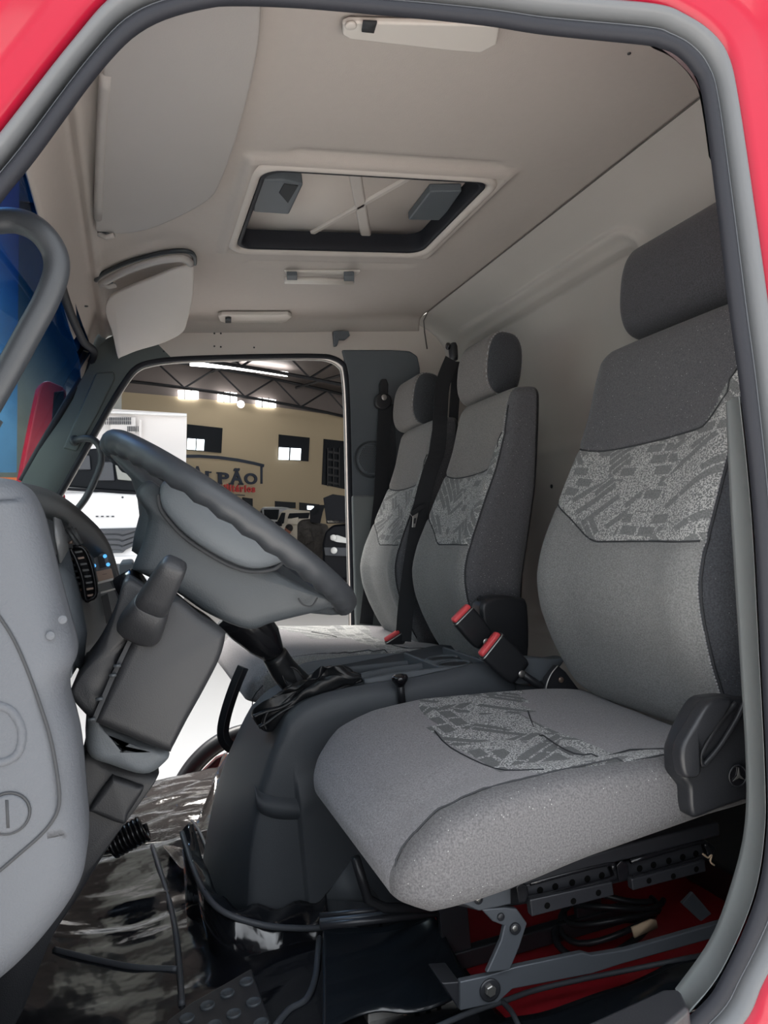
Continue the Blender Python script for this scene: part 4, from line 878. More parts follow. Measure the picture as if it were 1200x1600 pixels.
# grab bars on the two front pillars
def bar(label, pts, r_):
    e = empty('grab_handle', (0, 0, 0), label, 'grab handle'); MB().tube(spline(pts, 8), r_, 18).out('grip', 'wheel_rim_mat', e)
    for p, q in ((pts[0], pts[1]), (pts[-1], pts[-2])): MB().disc(p, (p-q), r_*1.5, .012, 18).out('foot', 'dark_plastic', e)
    return e
bar('thick dark grab handle on the near front pillar at the left edge', [at(a, b, x=x) for a, b, x in [(-45,352,.10), (-10,346,.09), (30,346,.085), (62,362,.08), (84,392,.08), (88,425,.08), (72,470,.08), (45,520,.08), (15,575,.08), (-25,645,.08)]], .0118)
bar('slim dark grab handle on the far front pillar above the dash', [at(a, b, x=x) for a, b, x in [(118,688,1.87), (132,685,1.84), (147,688,1.83), (156,700,1.83), (158,722,1.83), (148,750,1.83), (134,778,1.83), (118,800,1.83), (108,820,1.84)]], .0105)
# ================================================================== DRIVER SEAT BASE
# recliner cover with pull handle and round emblem
rcv = rprism([(1067,1172),(1085,1130),(1106,1098),(1125,1092),(1146,1090),(1175,1094),(1195,1110),(1195,1240),(1165,1252),(1120,1268),(1088,1280),(1080,1262),(1078,1235),(1068,1218),(1066,1195)], .125, .165, .008, 'black_plastic', 'recliner_cover', driver_seat, k=3)
hd = rprism([(1066,1172),(1085,1135),(1106,1102),(1125,1094),(1143,1093),(1140,1105),(1112,1150),(1094,1178),(1094,1212),(1082,1217),(1070,1212)], .108, .13, .006, 'black_plastic', 'recliner_handle', driver_seat, k=3)
MB().tube(spline([at(a, b, x=.120) for a, b in [(1162,1100),(1150,1125),(1125,1165),(1106,1188),(1098,1195),(1094,1186),(1100,1168),(1125,1128),(1150,1098)]], 5), .0035, 8).out('handle_ridge', 'black_plastic', hd)
ec = at(1152,1212,x=.122); MB().disc(ec, (-1, 0, 0), .0135, .0012, 28).out('emblem_disc', 'black_gloss', rcv)
MB().torus(ec+Vector((-.001, 0, 0)), (1, 0, 0), .0135, .0012, 32, 8).out('emblem_ring', 'black_plastic', rcv)
stv = []; 
for k in range(3):
    a = math.radians(90+120*k+6); b = a+math.radians(60)
    stv += [Vector((0, math.cos(a)*.011, math.sin(a)*.011)), Vector((0, math.cos(b)*.0022, math.sin(b)*.0022))]
MB().prism([ec+p+Vector((-.002, 0, 0)) for p in stv], (-.0012, 0, 0)).out('emblem_star', 'zinc', rcv, smooth=False)
def pxp(pix, x, th, m, name, par, bev=.002): return px_prism(pix, x, x+th).out(name, m, par, bevel=bev)
slide = pxp([(700,1412),(722,1394),(1000,1330),(1100,1310),(1120,1325),(1110,1345),(1000,1372),(830,1412),(800,1416),(749,1424)], .255, .30, 'black_steel', 'slide_frame', driver_seat)
def hole(a, b, x, r_, par, n=10): MB().disc(at(a, b, x=x), (-1, 0, 0), r_, .0006, n).out('hole', 'hole_black', par, smooth=False)
pA = pxp([(722,1394),(788,1378),(799,1383),(799,1413),(749,1424),(723,1413)], .235, .012, 'grey_steel', 'front_plate', driver_seat); 
MB().disc(at(747,1405,x=.235), (-1, 0, 0), .006, .003, 12).out('bolt', 'black_steel', pA); MB().disc(at(747,1405,x=.232), (-1, 0, 0), .0032, .002, 12).out('bolt_head', 'zinc', pA)
b1_ = pxp([(828,1406),(957,1378),(960,1399),(831,1433)], .215, .012, 'black_steel', 'slide_bar', driver_seat)
for a, b in [(855,1415),(896,1408),(935,1395)]: hole(a, b, .2145, .0042, b1_)
b2_ = pxp([(987,1374),(1102,1344),(1104,1362),(989,1392)], .215, .012, 'black_steel', 'slide_bar', driver_seat)
for a, b in [(1014,1376),(1052,1369),(1088,1358)]: hole(a, b, .2145, .004, b2_)
for (ax_, ay_), (bx_, by_) in (((818,1382),(950,1350)), ((975,1348),(1095,1316))):
    c = pxp([(ax_, ay_), (bx_, by_), (bx_+10, by_+26), (ax_+10, ay_+32)], .232, .03, 'black_steel', 'slide_housing', driver_seat, .004)
    for t in (0.12, .3, .5, .68, .85): hole(ax_+10+(bx_-ax_)*t, ay_+13+(by_-ay_)*t, .2315, .0046, c)
    L_ = [(ax_+10, ay_-2), (bx_-5, by_+0), (bx_+8, by_+6), (bx_+12, by_+18), (bx_+2, by_+24), (ax_+14, ay_+24)]
    MB().tube(spline([at(a, b, x=.222) for a, b in L_], 4), .0034, 8).out('release_rod', 'black_gloss', c)
    MB().rings([[at(ax_+q[0]-4, ay_+q[1]+4, x=xx) for q in [(-8, 0), (0, -8), (10, -2), (12, 12), (8, 24), (-4, 26)]] for xx in (.214, .24)]).out('end_cap', 'black_gloss', c, bevel=.002)
lk_ = pxp([(752,1421),(790,1418),(808,1420),(824,1443),(812,1480),(797,1516),(760,1521),(772,1495),(783,1470),(788,1447),(770,1440)], .235, .008, 'grey_steel', 'link_arm', driver_seat)
MB().disc(at(804,1450,x=.235), (-1, 0, 0), .0075, .004, 14).out('bolt', 'black_steel', lk_); MB().disc(at(804,1450,x=.231), (-1, 0, 0), .004, .002, 12).out('bolt_head', 'zinc', lk_)
MB().disc(at(782,1432,x=.235), (-1, 0, 0), .005, .003, 12).out('bolt', 'black_steel', lk_)
bb = pxp([(719,1534),(760,1525),(806,1511),(911,1489),(925,1493),(980,1484),(1145,1436),(1145,1458),(971,1507),(925,1522),(801,1546),(778,1567),(719,1580)], .245, .010, 'grey_steel', 'base_bracket', driver_seat)
MB().disc(at(765,1546,x=.245), (-1, 0, 0), .0145, .003, 24).out('washer', 'black_steel', bb); MB().disc(at(765,1546,x=.242), (-1, 0, 0), .0075, .006, 6).out('hex_bolt', 'zinc', bb, smooth=False)
MB().prism([at(a, b, x=.25) for a, b in [(690,1536),(719,1534),(719,1580)]], (.05, 0, 0)).out('gusset', 'black_steel', bb, bevel=.002)
MB().box((.50, -.62, .03), (.02, .36, .03)).out('far_base_rail', 'black_steel', driver_seat, bevel=.003)
MB().box((.50, -.60, .26), (.03, .42, .05)).out('far_slide', 'black_steel', driver_seat, bevel=.004)
MB().box((.37, -.56, .275), (.30, .40, .02)).out('seat_pan', 'black_steel', driver_seat, bevel=.004)
for y in (-.45, -.70): MB().box((.50, y, .14), (.012, .05, .22)).out('far_link', 'black_steel', driver_seat, bevel=.002)
MB().tube([at(a, b, x=.5) for a, b in [(555,1340),(568,1382),(575,1405),(600,1418),(680,1420)]], .008, 10).out('release_lever', 'black_plastic', driver_seat)
rl = MB().prism([at(a, b, x=.42) for a, b in [(574,1578),(691,1551),(720,1545),(724,1572),(690,1580),(574,1606)]], (.03, 0, 0)).out('floor_rail', 'zinc', driver_seat, bevel=.003)
for a, b in [(652,1579),(669,1575),(686,1571)]: MB().prism([at(a+dx, b+dy, x=.4195) for dx, dy in [(-4, -3), (3, -5), (3, 3), (-4, 5)]], (-.0006, 0, 0)).out('square_hole', 'hole_black', rl, smooth=False)
MB().disc(at(633,1588,x=.419), (-1, 0, 0), .004, .002, 10).out('bolt', 'wood_metal', rl)
for k, (ya, yb) in enumerate(((1432,1415), (1441,1424), (1447,1430))): MB().tube([at(500, ya, x=.56-.03*k), at(690, yb-4, x=.56-.03*k)], .006, 8).out('under_rail', 'grey_steel' if k == 1 else 'black_steel', driver_seat)
MB().prism([at(a, b, x=.74) for a, b in [(508,1404),(549,1346),(590,1400),(590,1412)]], (.01, 0, 0)).out('side_carpet_trim', 'mid_plastic', con)
# cables, tag, metal plate under the seat
for k in range(5):
    c = Vector((.46+.015*k, -.70-.02*k, .03+.012*k)); pts = [c+Vector((.055*math.cos(a)*(1+.1*k), .085*math.sin(a), .010*math.sin(a*2+k))) for a in [i/24*2*math.pi*(1.0-.12*k) for i in range(25)]]
    if k == 0: cbl = MB().tube(pts, .006, 8).out('wiring_loop', 'black_plastic'); setp(cbl, 'black wiring loops lying on the red floor under the near seat', 'cable')
    else: MB().tube(pts, .005, 8).out('cable', 'black_plastic', cbl)
MB().tube(spline([(.62, -.47, .01), (.60, -.46, .08), (.57, -.47, .16), (.55, -.5, .25)], 5), .004, 8).out('cable', 'black_plastic', cbl)
cd_ = MB().prism([at(a, b, x=.33) for a, b in [(988,1450),(1018,1437),(1026,1438),(1028,1450),(1000,1462),(992,1466)]], (.004, .0, 0)).out('cardboard_tag', 'cardboard'); setp(cd_, 'small brown cardboard scrap on the cables under the near seat', 'cardboard')
mp_ = MB().prism([at(a, b, x=.30) for a, b in [(1066,1412),(1083,1394),(1112,1428),(1096,1440)]], (.006, 0, 0)).out('metal_plate', 'grey_steel', bevel=.001); setp(mp_, 'small tilted grey metal plate under the rear of the near seat', 'metal plate')
zt = MB().tube(spline([at(a, b, x=.2) for a, b in [(1098,1334),(1106,1340),(1112,1336),(1110,1346),(1116,1352)]], 4), .0013, 6).out('twist_tie', 'cardboard'); setp(zt, 'tiny yellow twist tie on the rear end of the seat slide', 'tie')
# bench leg
pl_ = spline([at(a, b, x=1.16) for a, b in [(380,1042),(368,1070),(356,1105),(349,1135),(350,1154),(360,1167),(376,1173),(396,1173)]], 4)
MB().tube(pl_, .0135, 4, flat=1.1).out('front_leg', 'black_steel', passenger_bench, bevel=.002)
# ================================================================== FLOOR COVERINGS
def sheet(name, label, x0, x1, y0, y1, zf, m='black_vinyl', dx=.012, cat='floor mat', cut=None):
    nx = int((x1-x0)/dx)+1; ny = int((y1-y0)/dx)+1
    v = [Vector((x0+(x1-x0)*i/(nx-1), y0+(y1-y0)*j/(ny-1), 0)) for i in range(nx) for j in range(ny)]
    for p in v: p.z = zf(p.x, p.y)
    f = [(i*ny+j, i*ny+j+1, (i+1)*ny+j+1, (i+1)*ny+j) for i in range(nx-1) for j in range(ny-1)]
    if cut: f = [q for q in f if not cut((v[q[0]]+v[q[2]])/2)]
    o = obj(name, v, f, m, solid=.003); setp(o, label, cat); return o
def wr(x, y, s=6, a=.008, sd=0): 
    q = Vector((x*s+noise.noise(Vector((x*3, y*3, sd)))*1.5, y*s*.6, sd)); return a*(noise.noise(q)+.5*noise.noise(q*2.3))-a*.5
zmain = lambda x, y: .020+wr(x, y, 7, .011, 1)+.05*math.exp(-((y-.33)/.16)**2)*0+.05*ss(.10, .35, y)*ss(.5, .9, x)
mm_ = sheet('floor_mat', 'glossy black vinyl mat with grey piping over the driver footwell', .30, 1.34, -.46, .58, zmain, cut=lambda p: p.x > 1.09 and p.y < -.2)
mf_ = sheet('floor_mat', 'crinkled clear wrapped covering on the far footwell floor by the open door', 1.345, 1.885, -.95, .58, lambda x, y: .014+wr(x, y, 10, .012, 3)+.05*ss(.1, .35, y), 'clear_wrap')
mn_ = sheet('floor_mat', 'black vinyl strip with piping along the near door sill below the seat bracket', .045, .31, -1.1, .50, lambda x, y: .05+.13*ss(.22, .06, x)+wr(x, y, 8, .012, 5), 'vinyl_plain')
def pipe(pix, z, par, r_=.0055, dz=.006):
    pts = spline([at(a, b, z=z) for a, b in pix], 6); MB().tube(pts, r_, 8).out('piping', 'piping_mat', par)
def pipe_on(pix, fn, par, r_=.0055):
    pts = []
    for a, b in pix:
        p = at(a, b, z=.03)
        for _ in range(4): p = at(a, b, z=fn(p.x, p.y)+.003)
        pts.append(p)
    MB().tube(spline(pts, 6), r_, 8).out('piping', 'piping_mat', par)
pipe_on([(238,1322),(250,1360),(265,1410),(275,1460),(281,1520),(284,1570)], zmain, mm_)
pipe_on([(85,1484),(150,1500),(215,1512),(277,1514)], zmain, mm_)
pipe_on([(500,1447),(497,1490),(492,1530),(478,1562),(452,1578),(430,1604)], zmain, mm_)
pipe_on([(514,1446),(550,1451),(590,1456),(640,1442),(675,1427)], zmain, mm_, .004)
pipe_on([(300,1283),(312,1300),(325,1330)], zmain, mm_, .004)
zn = lambda x, y: .05+.13*ss(.22, .06, x)+wr(x, y, 8, .012, 5)
pipe_on([(680,1606),(735,1582),(788,1564),(833,1548),(900,1532),(980,1516),(1060,1500),(1120,1488)], zn, mn_, .004)
pipe_on([(786,1566),(800,1582),(812,1606)], zn, mn_, .004)
# upright vinyl flap in front of the seat rail, draped with folds
R = []
for i in range(25):
    t = i/24; a = at(505+175*t, 1447-22*t*t+8*math.sin(math.pi*t), x=.60-.06*t); b = at(500+250*t, 1610-60*t, x=.40); rr = []
    for j in range(13): s = j/12; rr.append(a.lerp(b, s)+Vector((-.012*math.sin(9*t+2*s)*s, .006*math.sin(14*t), .0)))
    R.append(rr)
fl_ = MB().rings(R, cap=False, closed=False).out('vinyl_flap', 'vinyl_plain', solid=.003); setp(fl_, 'black vinyl flap draped in front of the near seat rails', 'floor cover')
# studded rubber pad
pd = empty('studded_pad', (0, 0, 0), 'black rubber pad with round studs at the bottom of the footwell', 'pedal pad')
PZ = .12
MB().prism([at(a, b, z=PZ) for a, b in [(393,1512),(408,1555),(425,1600),(445,1660),(235,1680),(262,1593),(300,1565),(350,1537)]], (0, 0, -.014)).out('plate', 'black_plastic', pd, bevel=.003)
MB().box(at(350,1640,z=PZ)-Vector((0, 0, .06)), (.05, .03, .10)).out('support', 'black_steel', pd)
for a, b in [(385,1535),(355,1553),(324,1572),(292,1592),(396,1567),(365,1585),(335,1603),(408,1600),(378,1620)]:
    c = at(a, b, z=PZ); MB().rings([[c+Vector((r_*math.cos(q), r_*math.sin(q), h)) for q in [2*math.pi*k/20 for k in range(20)]] for r_, h in ((.0105, -.002), (.0100, .0025), (.0088, .0032), (.0080, .002), (.0010, .002))]).out('stud', 'dark_plastic', pd)
# coiled cable beside the column
hx = []; c0 = at(172,1322,x=1.12); c1 = at(226,1293,x=1.12); axv = (c1-c0).normalized(); u_ = Vector((1, 0, 0)); v_ = axv.cross(u_).normalized(); u_ = v_.cross(axv)
for i in range(8*14+1):
    t = i/(8*14); a = 2*math.pi*8*t; hx.append(c0.lerp(c1, t)+(u_*math.cos(a)+v_*math.sin(a))*.026)
cc_ = MB().tube(hx, .0055, 8).out('coiled_cable', 'black_gloss'); setp(cc_, 'black coiled cable on the footwell floor beside the steering column', 'cable')
# carpeted toe board on the left
# far step, arch and red sill outside the open door
ar = empty('far_step_arch', (0, 0, 0), 'curved black fender strip outside the far door over wrapped red bodywork', 'fender')
MB().tube(spline([at(a, b, x=2.02) for a, b in [(262,1290),(272,1250),(288,1218),(308,1190),(336,1165),(370,1148),(410,1140)]], 5), .030, 16).out('arch', 'black_plastic', ar)
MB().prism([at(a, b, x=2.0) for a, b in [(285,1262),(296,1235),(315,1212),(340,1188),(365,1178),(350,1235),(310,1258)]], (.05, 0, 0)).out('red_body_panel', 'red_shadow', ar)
MB().rings([[at(a, b, x=1.93+.02*math.sin(a*.7)) for a, b in [(300,1245),(330,1215),(352,1180),(362,1172)]], [at(a, b, x=1.95+.02*math.sin(a*.3)) for a, b in [(290,1262),(325,1240),(350,1215),(372,1190)]]], cap=False, closed=False).out('plastic_wrap', 'clear_wrap', ar, solid=.003)
wrp = MB(); R = []
for i in range(14):
    t = i/13; R.append([at(250+110*t+10*math.sin(5*t)+8*j, 1318-150*t*t+6*math.sin(9*t)+j*10*(1-.3*t), x=1.20+.5*t-.04*j+.03*math.sin(3*j+7*t)) for j in range(5)])
ww = wrp.rings(R, cap=False, closed=False).out('plastic_wrap', 'clear_wrap', solid=.002, sub=1); setp(ww, 'crumpled clear plastic film bunched in front of the console', 'plastic film')

# skirt of the mat turned up against the console foot
up_ = spline([at(a, b, x=x) for a, b, x in [(300,1285,.98),(318,1345,.90),(337,1390,.80),(364,1414,.752),(412,1417,.745),(469,1412,.745),(510,1401,.745)]], 6)
dn_ = spline([at(a, b, x=x) for a, b, x in [(284,1300,.97),(300,1350,.88),(320,1394,.77),(352,1425,.72),(412,1444,.70),(470,1449,.70),(512,1447,.70)]], 6)
R = [[u.lerp(d, t)+Vector((-.006*math.sin(math.pi*t), 0, .006*math.sin(i*.9+3*t))) for t in [k/6 for k in range(7)]]+[d+Vector((-.01, .004*math.sin(i*.7), -.05)), d+Vector((-.03, .01*math.sin(i*.5), -.12))] for i, (u, d) in enumerate(zip(up_, dn_))]
MB().rings(R, cap=False, closed=False).out('turned_up_edge', 'black_vinyl', mm_, solid=.002)
MB().tube([p+Vector((-.004, 0, 0)) for p in dn_], .0055, 8).out('piping', 'piping_mat', mm_)
# ================================================================== OUTSIDE: hangar seen through the far doorway (its floor is not parallel to the cab floor)
BU = (RM @ Vector((.025, -1, .008))).normalized()
BF = (RM @ Vector((0, 0, 1))); BF = (BF-BU*BF.dot(BU)).normalized(); BR_ = BF.cross(BU)
def bg(r, f, u): return CAM+BR_*r+BF*f+BU*u
BM = Matrix((BR_, BF, BU)).transposed()
GU = -1.72
mat('ground_mat', (.78, .75, .71), .55, spec=.4, var=(.6, .05)); mat('hangar_wall_mat', (.36, .295, .20), .9, var=(.4, .05)); mat('hangar_wall_grey', (.30, .31, .29), .9, var=(.3, .1))
mat('roof_sheet', (.13, .11, .105), .7, var=(.5, .2)); mat('truss_steel', (.012, .013, .016), .6); mat('window_dark', (.010, .012, .015), .3, spec=.08)
mat('skylight', (1, 1, 1), .5, emit=((1, .98, .94), 4.)); mat('daylight_pane', (.8, .9, .95), .4, emit=((.85, .95, 1), 1.4))
mat('white_paint', (.86, .86, .86), .3, spec=.5, coat=.4); mat('white_box', (.82, .79, .77), .5); mat('grille_dark', (.05, .055, .065), .4); mat('sign_dark', (.02, .028, .045), .8); mat('sign_red', (.42, .04, .04), .8)
mat('car_black', (.008, .009, .012), .35, spec=.1, coat=.03); mat('car_silver', (.36, .37, .38), .3, metal=.3, coat=.4); mat('car_beige', (.50, .45, .36), .35, coat=.4); mat('car_dirty', (.05, .045, .04), .8, bump=(9, 1, 4, .05), var=(6, .9))
mat('lamp_white', (.9, .9, .9), .2, emit=((1, 1, .95), 1.0)); mat('headlight_mat', (.75, .75, .72), .15, spec=.8); mat('skin', (.30, .13, .09), .6); mat('hair_black', (.012, .01, .01), .7); mat('shirt_beige', (.5, .42, .33), .9)
mat('tarp_blue', (.09, .25, .48), .5, bump=(3, .8, 3, .03), var=(2.5, .35)); mat('tarp_orange', (.75, .16, .04), .6); mat('tyre', (.02, .02, .02), .8)
g = MB(); g.add([bg(-40, -12, GU), bg(60, -12, GU), bg(60, 70, GU), bg(-40, 70, GU)], [(0, 1, 2, 3)]); go = struct(g.out('ground', 'ground_mat', smooth=False))
# hangar end wall
W0 = bg(-3.2, 26.5, 0); wdv = (BR_*.835+BF*.55).normalized(); wnv = wdv.cross(BU).normalized()
def onw(px, py, off=0): 
    n = wnv; p = hit(px, py, W0, n); 
    return p+n*off*(1 if (CAM-W0).dot(n) > 0 else -1)
def wpoly(pix, off, th, m, name, par=None, bev=0, **k):
    n = wnv*(1 if (CAM-W0).dot(wnv) > 0 else -1)
    return MB().prism([hit(a, b, W0+n*off, wnv) for a, b in pix], n*th).out(name, m, par, smooth=False, bevel=bev, **k)
wall = MB().add([W0-wdv*30+BU*GU, W0+wdv*45+BU*GU, W0+wdv*45+BU*12, W0-wdv*30+BU*12], [(0, 1, 2, 3)]).out('upper_gable', 'roof_sheet', smooth=False)
hb = empty('hangar_building', (0, 0, 0), 'beige hangar end wall with painted lettering and small windows', 'building'); wall.parent = hb
hw = wpoly([(60,600),(185,612),(300,622),(400,632),(545,652),(700,672),(700,960),(60,960)], .02, .05, 'hangar_wall_mat', 'wall', hb)
for q in ([(292,663),(347,669),(345,708),(291,703)], [(435,679),(483,684),(481,721),(434,718)], [(505,686),(560,692),(556,768),(502,757)]):
    fr_ = wpoly(q, .05, .05, 'window_dark', 'window', hb)
wpoly([(293,685),(319,687),(318,704),(292,702)], .11, .02, 'daylight_pane', 'pane', hb); wpoly([(436,699),(470,701),(469,719),(435,718)], .11, .02, 'daylight_pane', 'pane', hb)
wpoly([(306,685),(307.5,685),(306.5,703),(305,703)], .14, .02, 'truss_steel', 'mullion', hb); wpoly([(452,699),(454,699),(453,719),(451,719)], .14, .02, 'truss_steel', 'mullion', hb)
for k in range(5): wpoly([(511,704+k*12),(530,707+k*12),(530,710+k*12),(511,707+k*12)], .12, .03, 'truss_steel', 'shelf', hb)
for a in (511, 520, 529): wpoly([(a,700),(a+1.5,700),(a+1,760),(a-.5,758)], .13, .03, 'truss_steel', 'shelf_post', hb)
for q in ([(378,777),(394,779),(394,795),(378,793)], [(429,783),(461,785),(461,794),(429,794)], [(467,785),(498,788),(498,800),(467,797)]): wpoly(q, .05, .05, 'window_dark', 'low_opening', hb)
wpoly([(480,790),(490,791),(489,797),(480,796)], .11, .02, 'daylight_pane', 'pane', hb)
for q in ([(278,610),(309,611),(309,624),(279,623)], [(340,612),(369,614),(369,629),(340,627)], [(399,621),(430,625),(430,637),(400,635)]):
    wpoly(q, .10, .05, 'skylight', 'high_window', hb)
    for t in (.33, .66): wpoly([(q[0][0]+(q[1][0]-q[0][0])*t-.5, q[0][1]), (q[0][0]+(q[1][0]-q[0][0])*t+.6, q[0][1]), (q[0][0]+(q[1][0]-q[0][0])*t+.6, q[2][1]), (q[0][0]+(q[1][0]-q[0][0])*t-.5, q[2][1])], .16, .03, 'truss_steel', 'mullion', hb)
lp = MB().disc(onw(365,635,.6), CAM-W0, .12, .1, 12).out('wall_lamp', 'lamp_white', hb)
# painted sign: house outline, GALPÃO, utilitários
sg = empty('wall_sign', (0, 0, 0), 'painted wall sign reading GALPÃO utilitários under a roof outline', 'sign')
def band(pix, w_, m, name, off=.08):
    P_ = [onw(a, b, off) for a, b in pix]; n = wnv; ribbon(P_, [wnv.cross((P_[min(i+1, len(P_)-1)]-P_[max(i-1, 0)])) for i in range(len(P_))], w_, .02).out(name, m, sg, smooth=False)
band([(258,722),(285,713),(310,713),(340,715),(370,719),(395,724),(411,728)], .10, 'sign_dark', 'roof_line'); band([(407,727),(407,756)], .08, 'sign_dark', 'post_line')
band([(348,772),(365,773),(381,774)], .03, 'sign_dark', 'underline')
def lett(ch, x0, x1, y0, y1, m, par):
    cu = bpy.data.curves.new('t', 'FONT'); cu.body = ch; cu.size = 1; cu.offset = .035; cu.extrude = .02; to = bpy.data.objects.new('t', cu); COL.objects.link(to)
    dg = bpy.context.evaluated_depsgraph_get(); me = bpy.data.meshes.new_from_object(to.evaluated_get(dg)); bpy.data.objects.remove(to)
    xs_ = [v.co.x for v in me.vertices]; ysv = [v.co.y for v in me.vertices]; mnx, mxx, mny, mxy = min(xs_), max(xs_), min(ysv), max(ysv)
    A_ = onw(x0, y1, .08); B_ = onw(x1, y1+(x1-x0)*.045, .08); H = (onw(x0, y0, .08)-A_)
    n = wnv*(1 if (CAM-W0).dot(wnv) > 0 else -1)
    for v in me.vertices: v.co = A_+(B_-A_)*((v.co.x-mnx)/(mxx-mnx))+H*((v.co.y-mny)/(mxy-mny))+n*(v.co.z*2)
    me.materials.clear(); me.materials.append(MATS[m]); o = bpy.data.objects.new('letter', me); COL.objects.link(o); o.parent = par; return o
for ch, a, b, y0, y1 in (('G',276,298,727,753),('A',297,317,728,754),('L',319,334,736,755),('P',339,356,738,755.5),('Ã',358,378,731,756),('O',380,400,739,756.5)):
    l_ = lett(ch, a, b, y0, y1, 'sign_dark', sg)
def serif(a, y, w_): wpoly([(a-w_, y-1.2), (a+w_, y-1.2), (a+w_, y+1.2), (a-w_, y+1.2)], .08, .04, 'sign_dark', 'serif', sg)
for a, y in ((326,738),(342,739),(343,755.5),(361,756),(376,756.5),(333,755)): serif(a, y, 4)
xx_ = 335
for ch, w_, hh in (('u',8,8),('t',6,11),('i',4,11),('l',4,12),('i',4,11),('t',6,11),('á',8,11),('r',7,8),('i',4,11),('o',8,8),('s',7,8)):
    w_ *= .79; k = (xx_-312)*.03; lett(ch, xx_, xx_+w_-.4, 767+k-hh, 767+k, 'sign_red', sg); xx_ += w_+1.0
# sign row continues above as small dark lettering on the left window
# roof: dark sheets, arched trusses and bright translucent strips
rf = empty('hangar_roof', (0, 0, 0), 'dark arched hangar roof with steel trusses and bright skylight strips', 'roof')
NN = wnv*(1 if (CAM-W0).dot(wnv) > 0 else -1)
def arch_u(s): return 4.75-.008*(s+5)**2     # roof height along the wall direction
R = []
for d in [i*1.5 for i in range(13)]: R.append([W0+wdv*s+NN*d+BU*arch_u(s) for s in [-24+1.5*i for i in range(34)]])
rs = MB().rings(R, cap=False, closed=False).out('roof_sheeting', 'roof_sheet', rf, solid=.06, smooth=True)
for d in (.6, 5, 9.4, 13.8):
    top_ = [W0+wdv*s+NN*d+BU*(arch_u(s)-.15) for s in [-18+1.0*i for i in range(36)]]; bot_ = [p-BU*.75 for p in top_]
    tr_ = MB().tube(top_, .05, 4).out('truss', 'truss_steel', rf, smooth=False)
    MB().tube(bot_, .05, 4).out('lower_chord', 'truss_steel', tr_, smooth=False)
    m_ = MB()
    for i in range(0, 35): a, b = (bot_[i], top_[i+1]) if i % 2 == 0 else (top_[i], bot_[i+1]); m_.tube([a, b], .03, 4)
    m_.out('lattice', 'truss_steel', tr_, smooth=False)['kind'] = 'stuff'
for s in (-15, -12, -9, -6, -3, 0, 3, 6, 9, 12): MB().tube([W0+wdv*s+NN*.2+BU*(arch_u(s)-.2), W0+wdv*s+NN*17+BU*(arch_u(s)-.2)], .045, 4).out('purlin', 'truss_steel', rf, smooth=False)
def onroof(px, py):
    d = ray(px, py); lo_, hi_ = 2., 60.
    for _ in range(50):
        m = (lo_+hi_)/2; p = CAM+d*m; u_ = (p-W0).dot(BU); s_ = (p-W0).dot(wdv)
        if u_ < arch_u(s_)-.25: lo_ = m
        else: hi_ = m
    return CAM+d*lo_
for q in ([(297,566),(361,571),(361,576),(297,571)], [(361,571),(398,575),(398,581),(361,576)], [(399,575),(450,582),(449,588),(399,581)]): MB().add([onroof(a, b) for a, b in q], [(0, 1, 2, 3)]).out('skylight_strip', 'skylight', rf, solid=.03, smooth=False)
# ------------------------------------------------------------------ vehicles
def bgo(f): # prism helper: outline in (r,u) at depth f, extruded away by t
    return lambda pts, t, name, m, par, bev=0: MB().prism([bg(r, f, u) for r, u in pts], (BF-BR_*.33 if par is wt else BF)*t).out(name, m, par, bevel=bev, smooth=bev > 0)
def pu(px, py, f): p = hit(px, py, bg(0, f, 0), BF); q = p-CAM; return (q.dot(BR_), q.dot(BU))
# white box truck
wt = empty('white_box_truck', (0, 0, 0), 'white cab box truck parked outside the far door', 'truck')
FD = 9.0; K = lambda pix: [pu(a, b, FD) for a, b in pix]; KK = lambda pix, d: [pu(a, b, FD+d) for a, b in pix]
bgo(FD+1.3)(KK([(60,632),(160,638),(292,646),(287,960),(60,960)], 1.3), 3.5, 'cargo_box', 'white_box', wt)
bgo(FD+1.22)(KK([(172,650),(212,652),(212,676),(172,674)], 1.22), .06, 'cooling_unit', 'white_box', wt, .01)
bgo(FD+1.2)(KK([(150,641),(292,646),(292,650),(150,645)], 1.2), .1, 'box_rim', 'white_paint', wt, .01)
bgo(FD+1.2)(KK([(217,655),(221,655),(221,710),(217,710)], 1.2), .05, 'box_corner', 'white_box', wt, .01)
for k in range(14):
    for j in range(2): bgo(FD+1.2)(KK([(164+k*3, 652+j*6),(165.6+k*3, 652+j*6),(165.6+k*3, 657+j*6),(164+k*3, 657+j*6)], 1.2), .03, 'louvre_slot', 'grille_dark', wt)
for k in range(7): bgo(FD+1.2)(KK([(199+k*2.7, 666),(200.3+k*2.7, 666),(200.3+k*2.7, 674),(199+k*2.7, 674)], 1.2), .03, 'louvre_slot', 'grille_dark', wt)
body = [bgo(FD)(K([(78,760),(88,712),(108,697),(150,692),(200,694),(232,700),(246,718),(254,765),(262,800),(262,870),(255,920),(250,955),(78,955)]), 1.3, 'cab_body', 'white_paint', wt, .06)]
bgo(FD-.05)(K([(96,760),(103,716),(115,704),(155,701),(205,703),(228,709),(240,740),(242,771),(170,766)]), .06, 'windscreen', 'window_dark', wt, .02)
for q in ([(125,712),(144,712),(146,735),(124,735)], [(158,722),(180,722),(183,752),(155,752)], [(205,726),(222,726),(224,750),(203,750)]): bgo(FD-.08)(K(q), .03, 'cabin_seat', 'grille_dark', wt, .02)
bgo(FD-.09)(K([(183,720),(212,722),(216,735),(210,752),(188,750)]), .02, 'side_window', 'hangar_wall_grey', wt, .02)
bgo(FD-.14)(K([(100,762),(160,765),(240,771),(240,774),(160,770),(100,766)]), .04, 'wiper', 'car_black', wt)
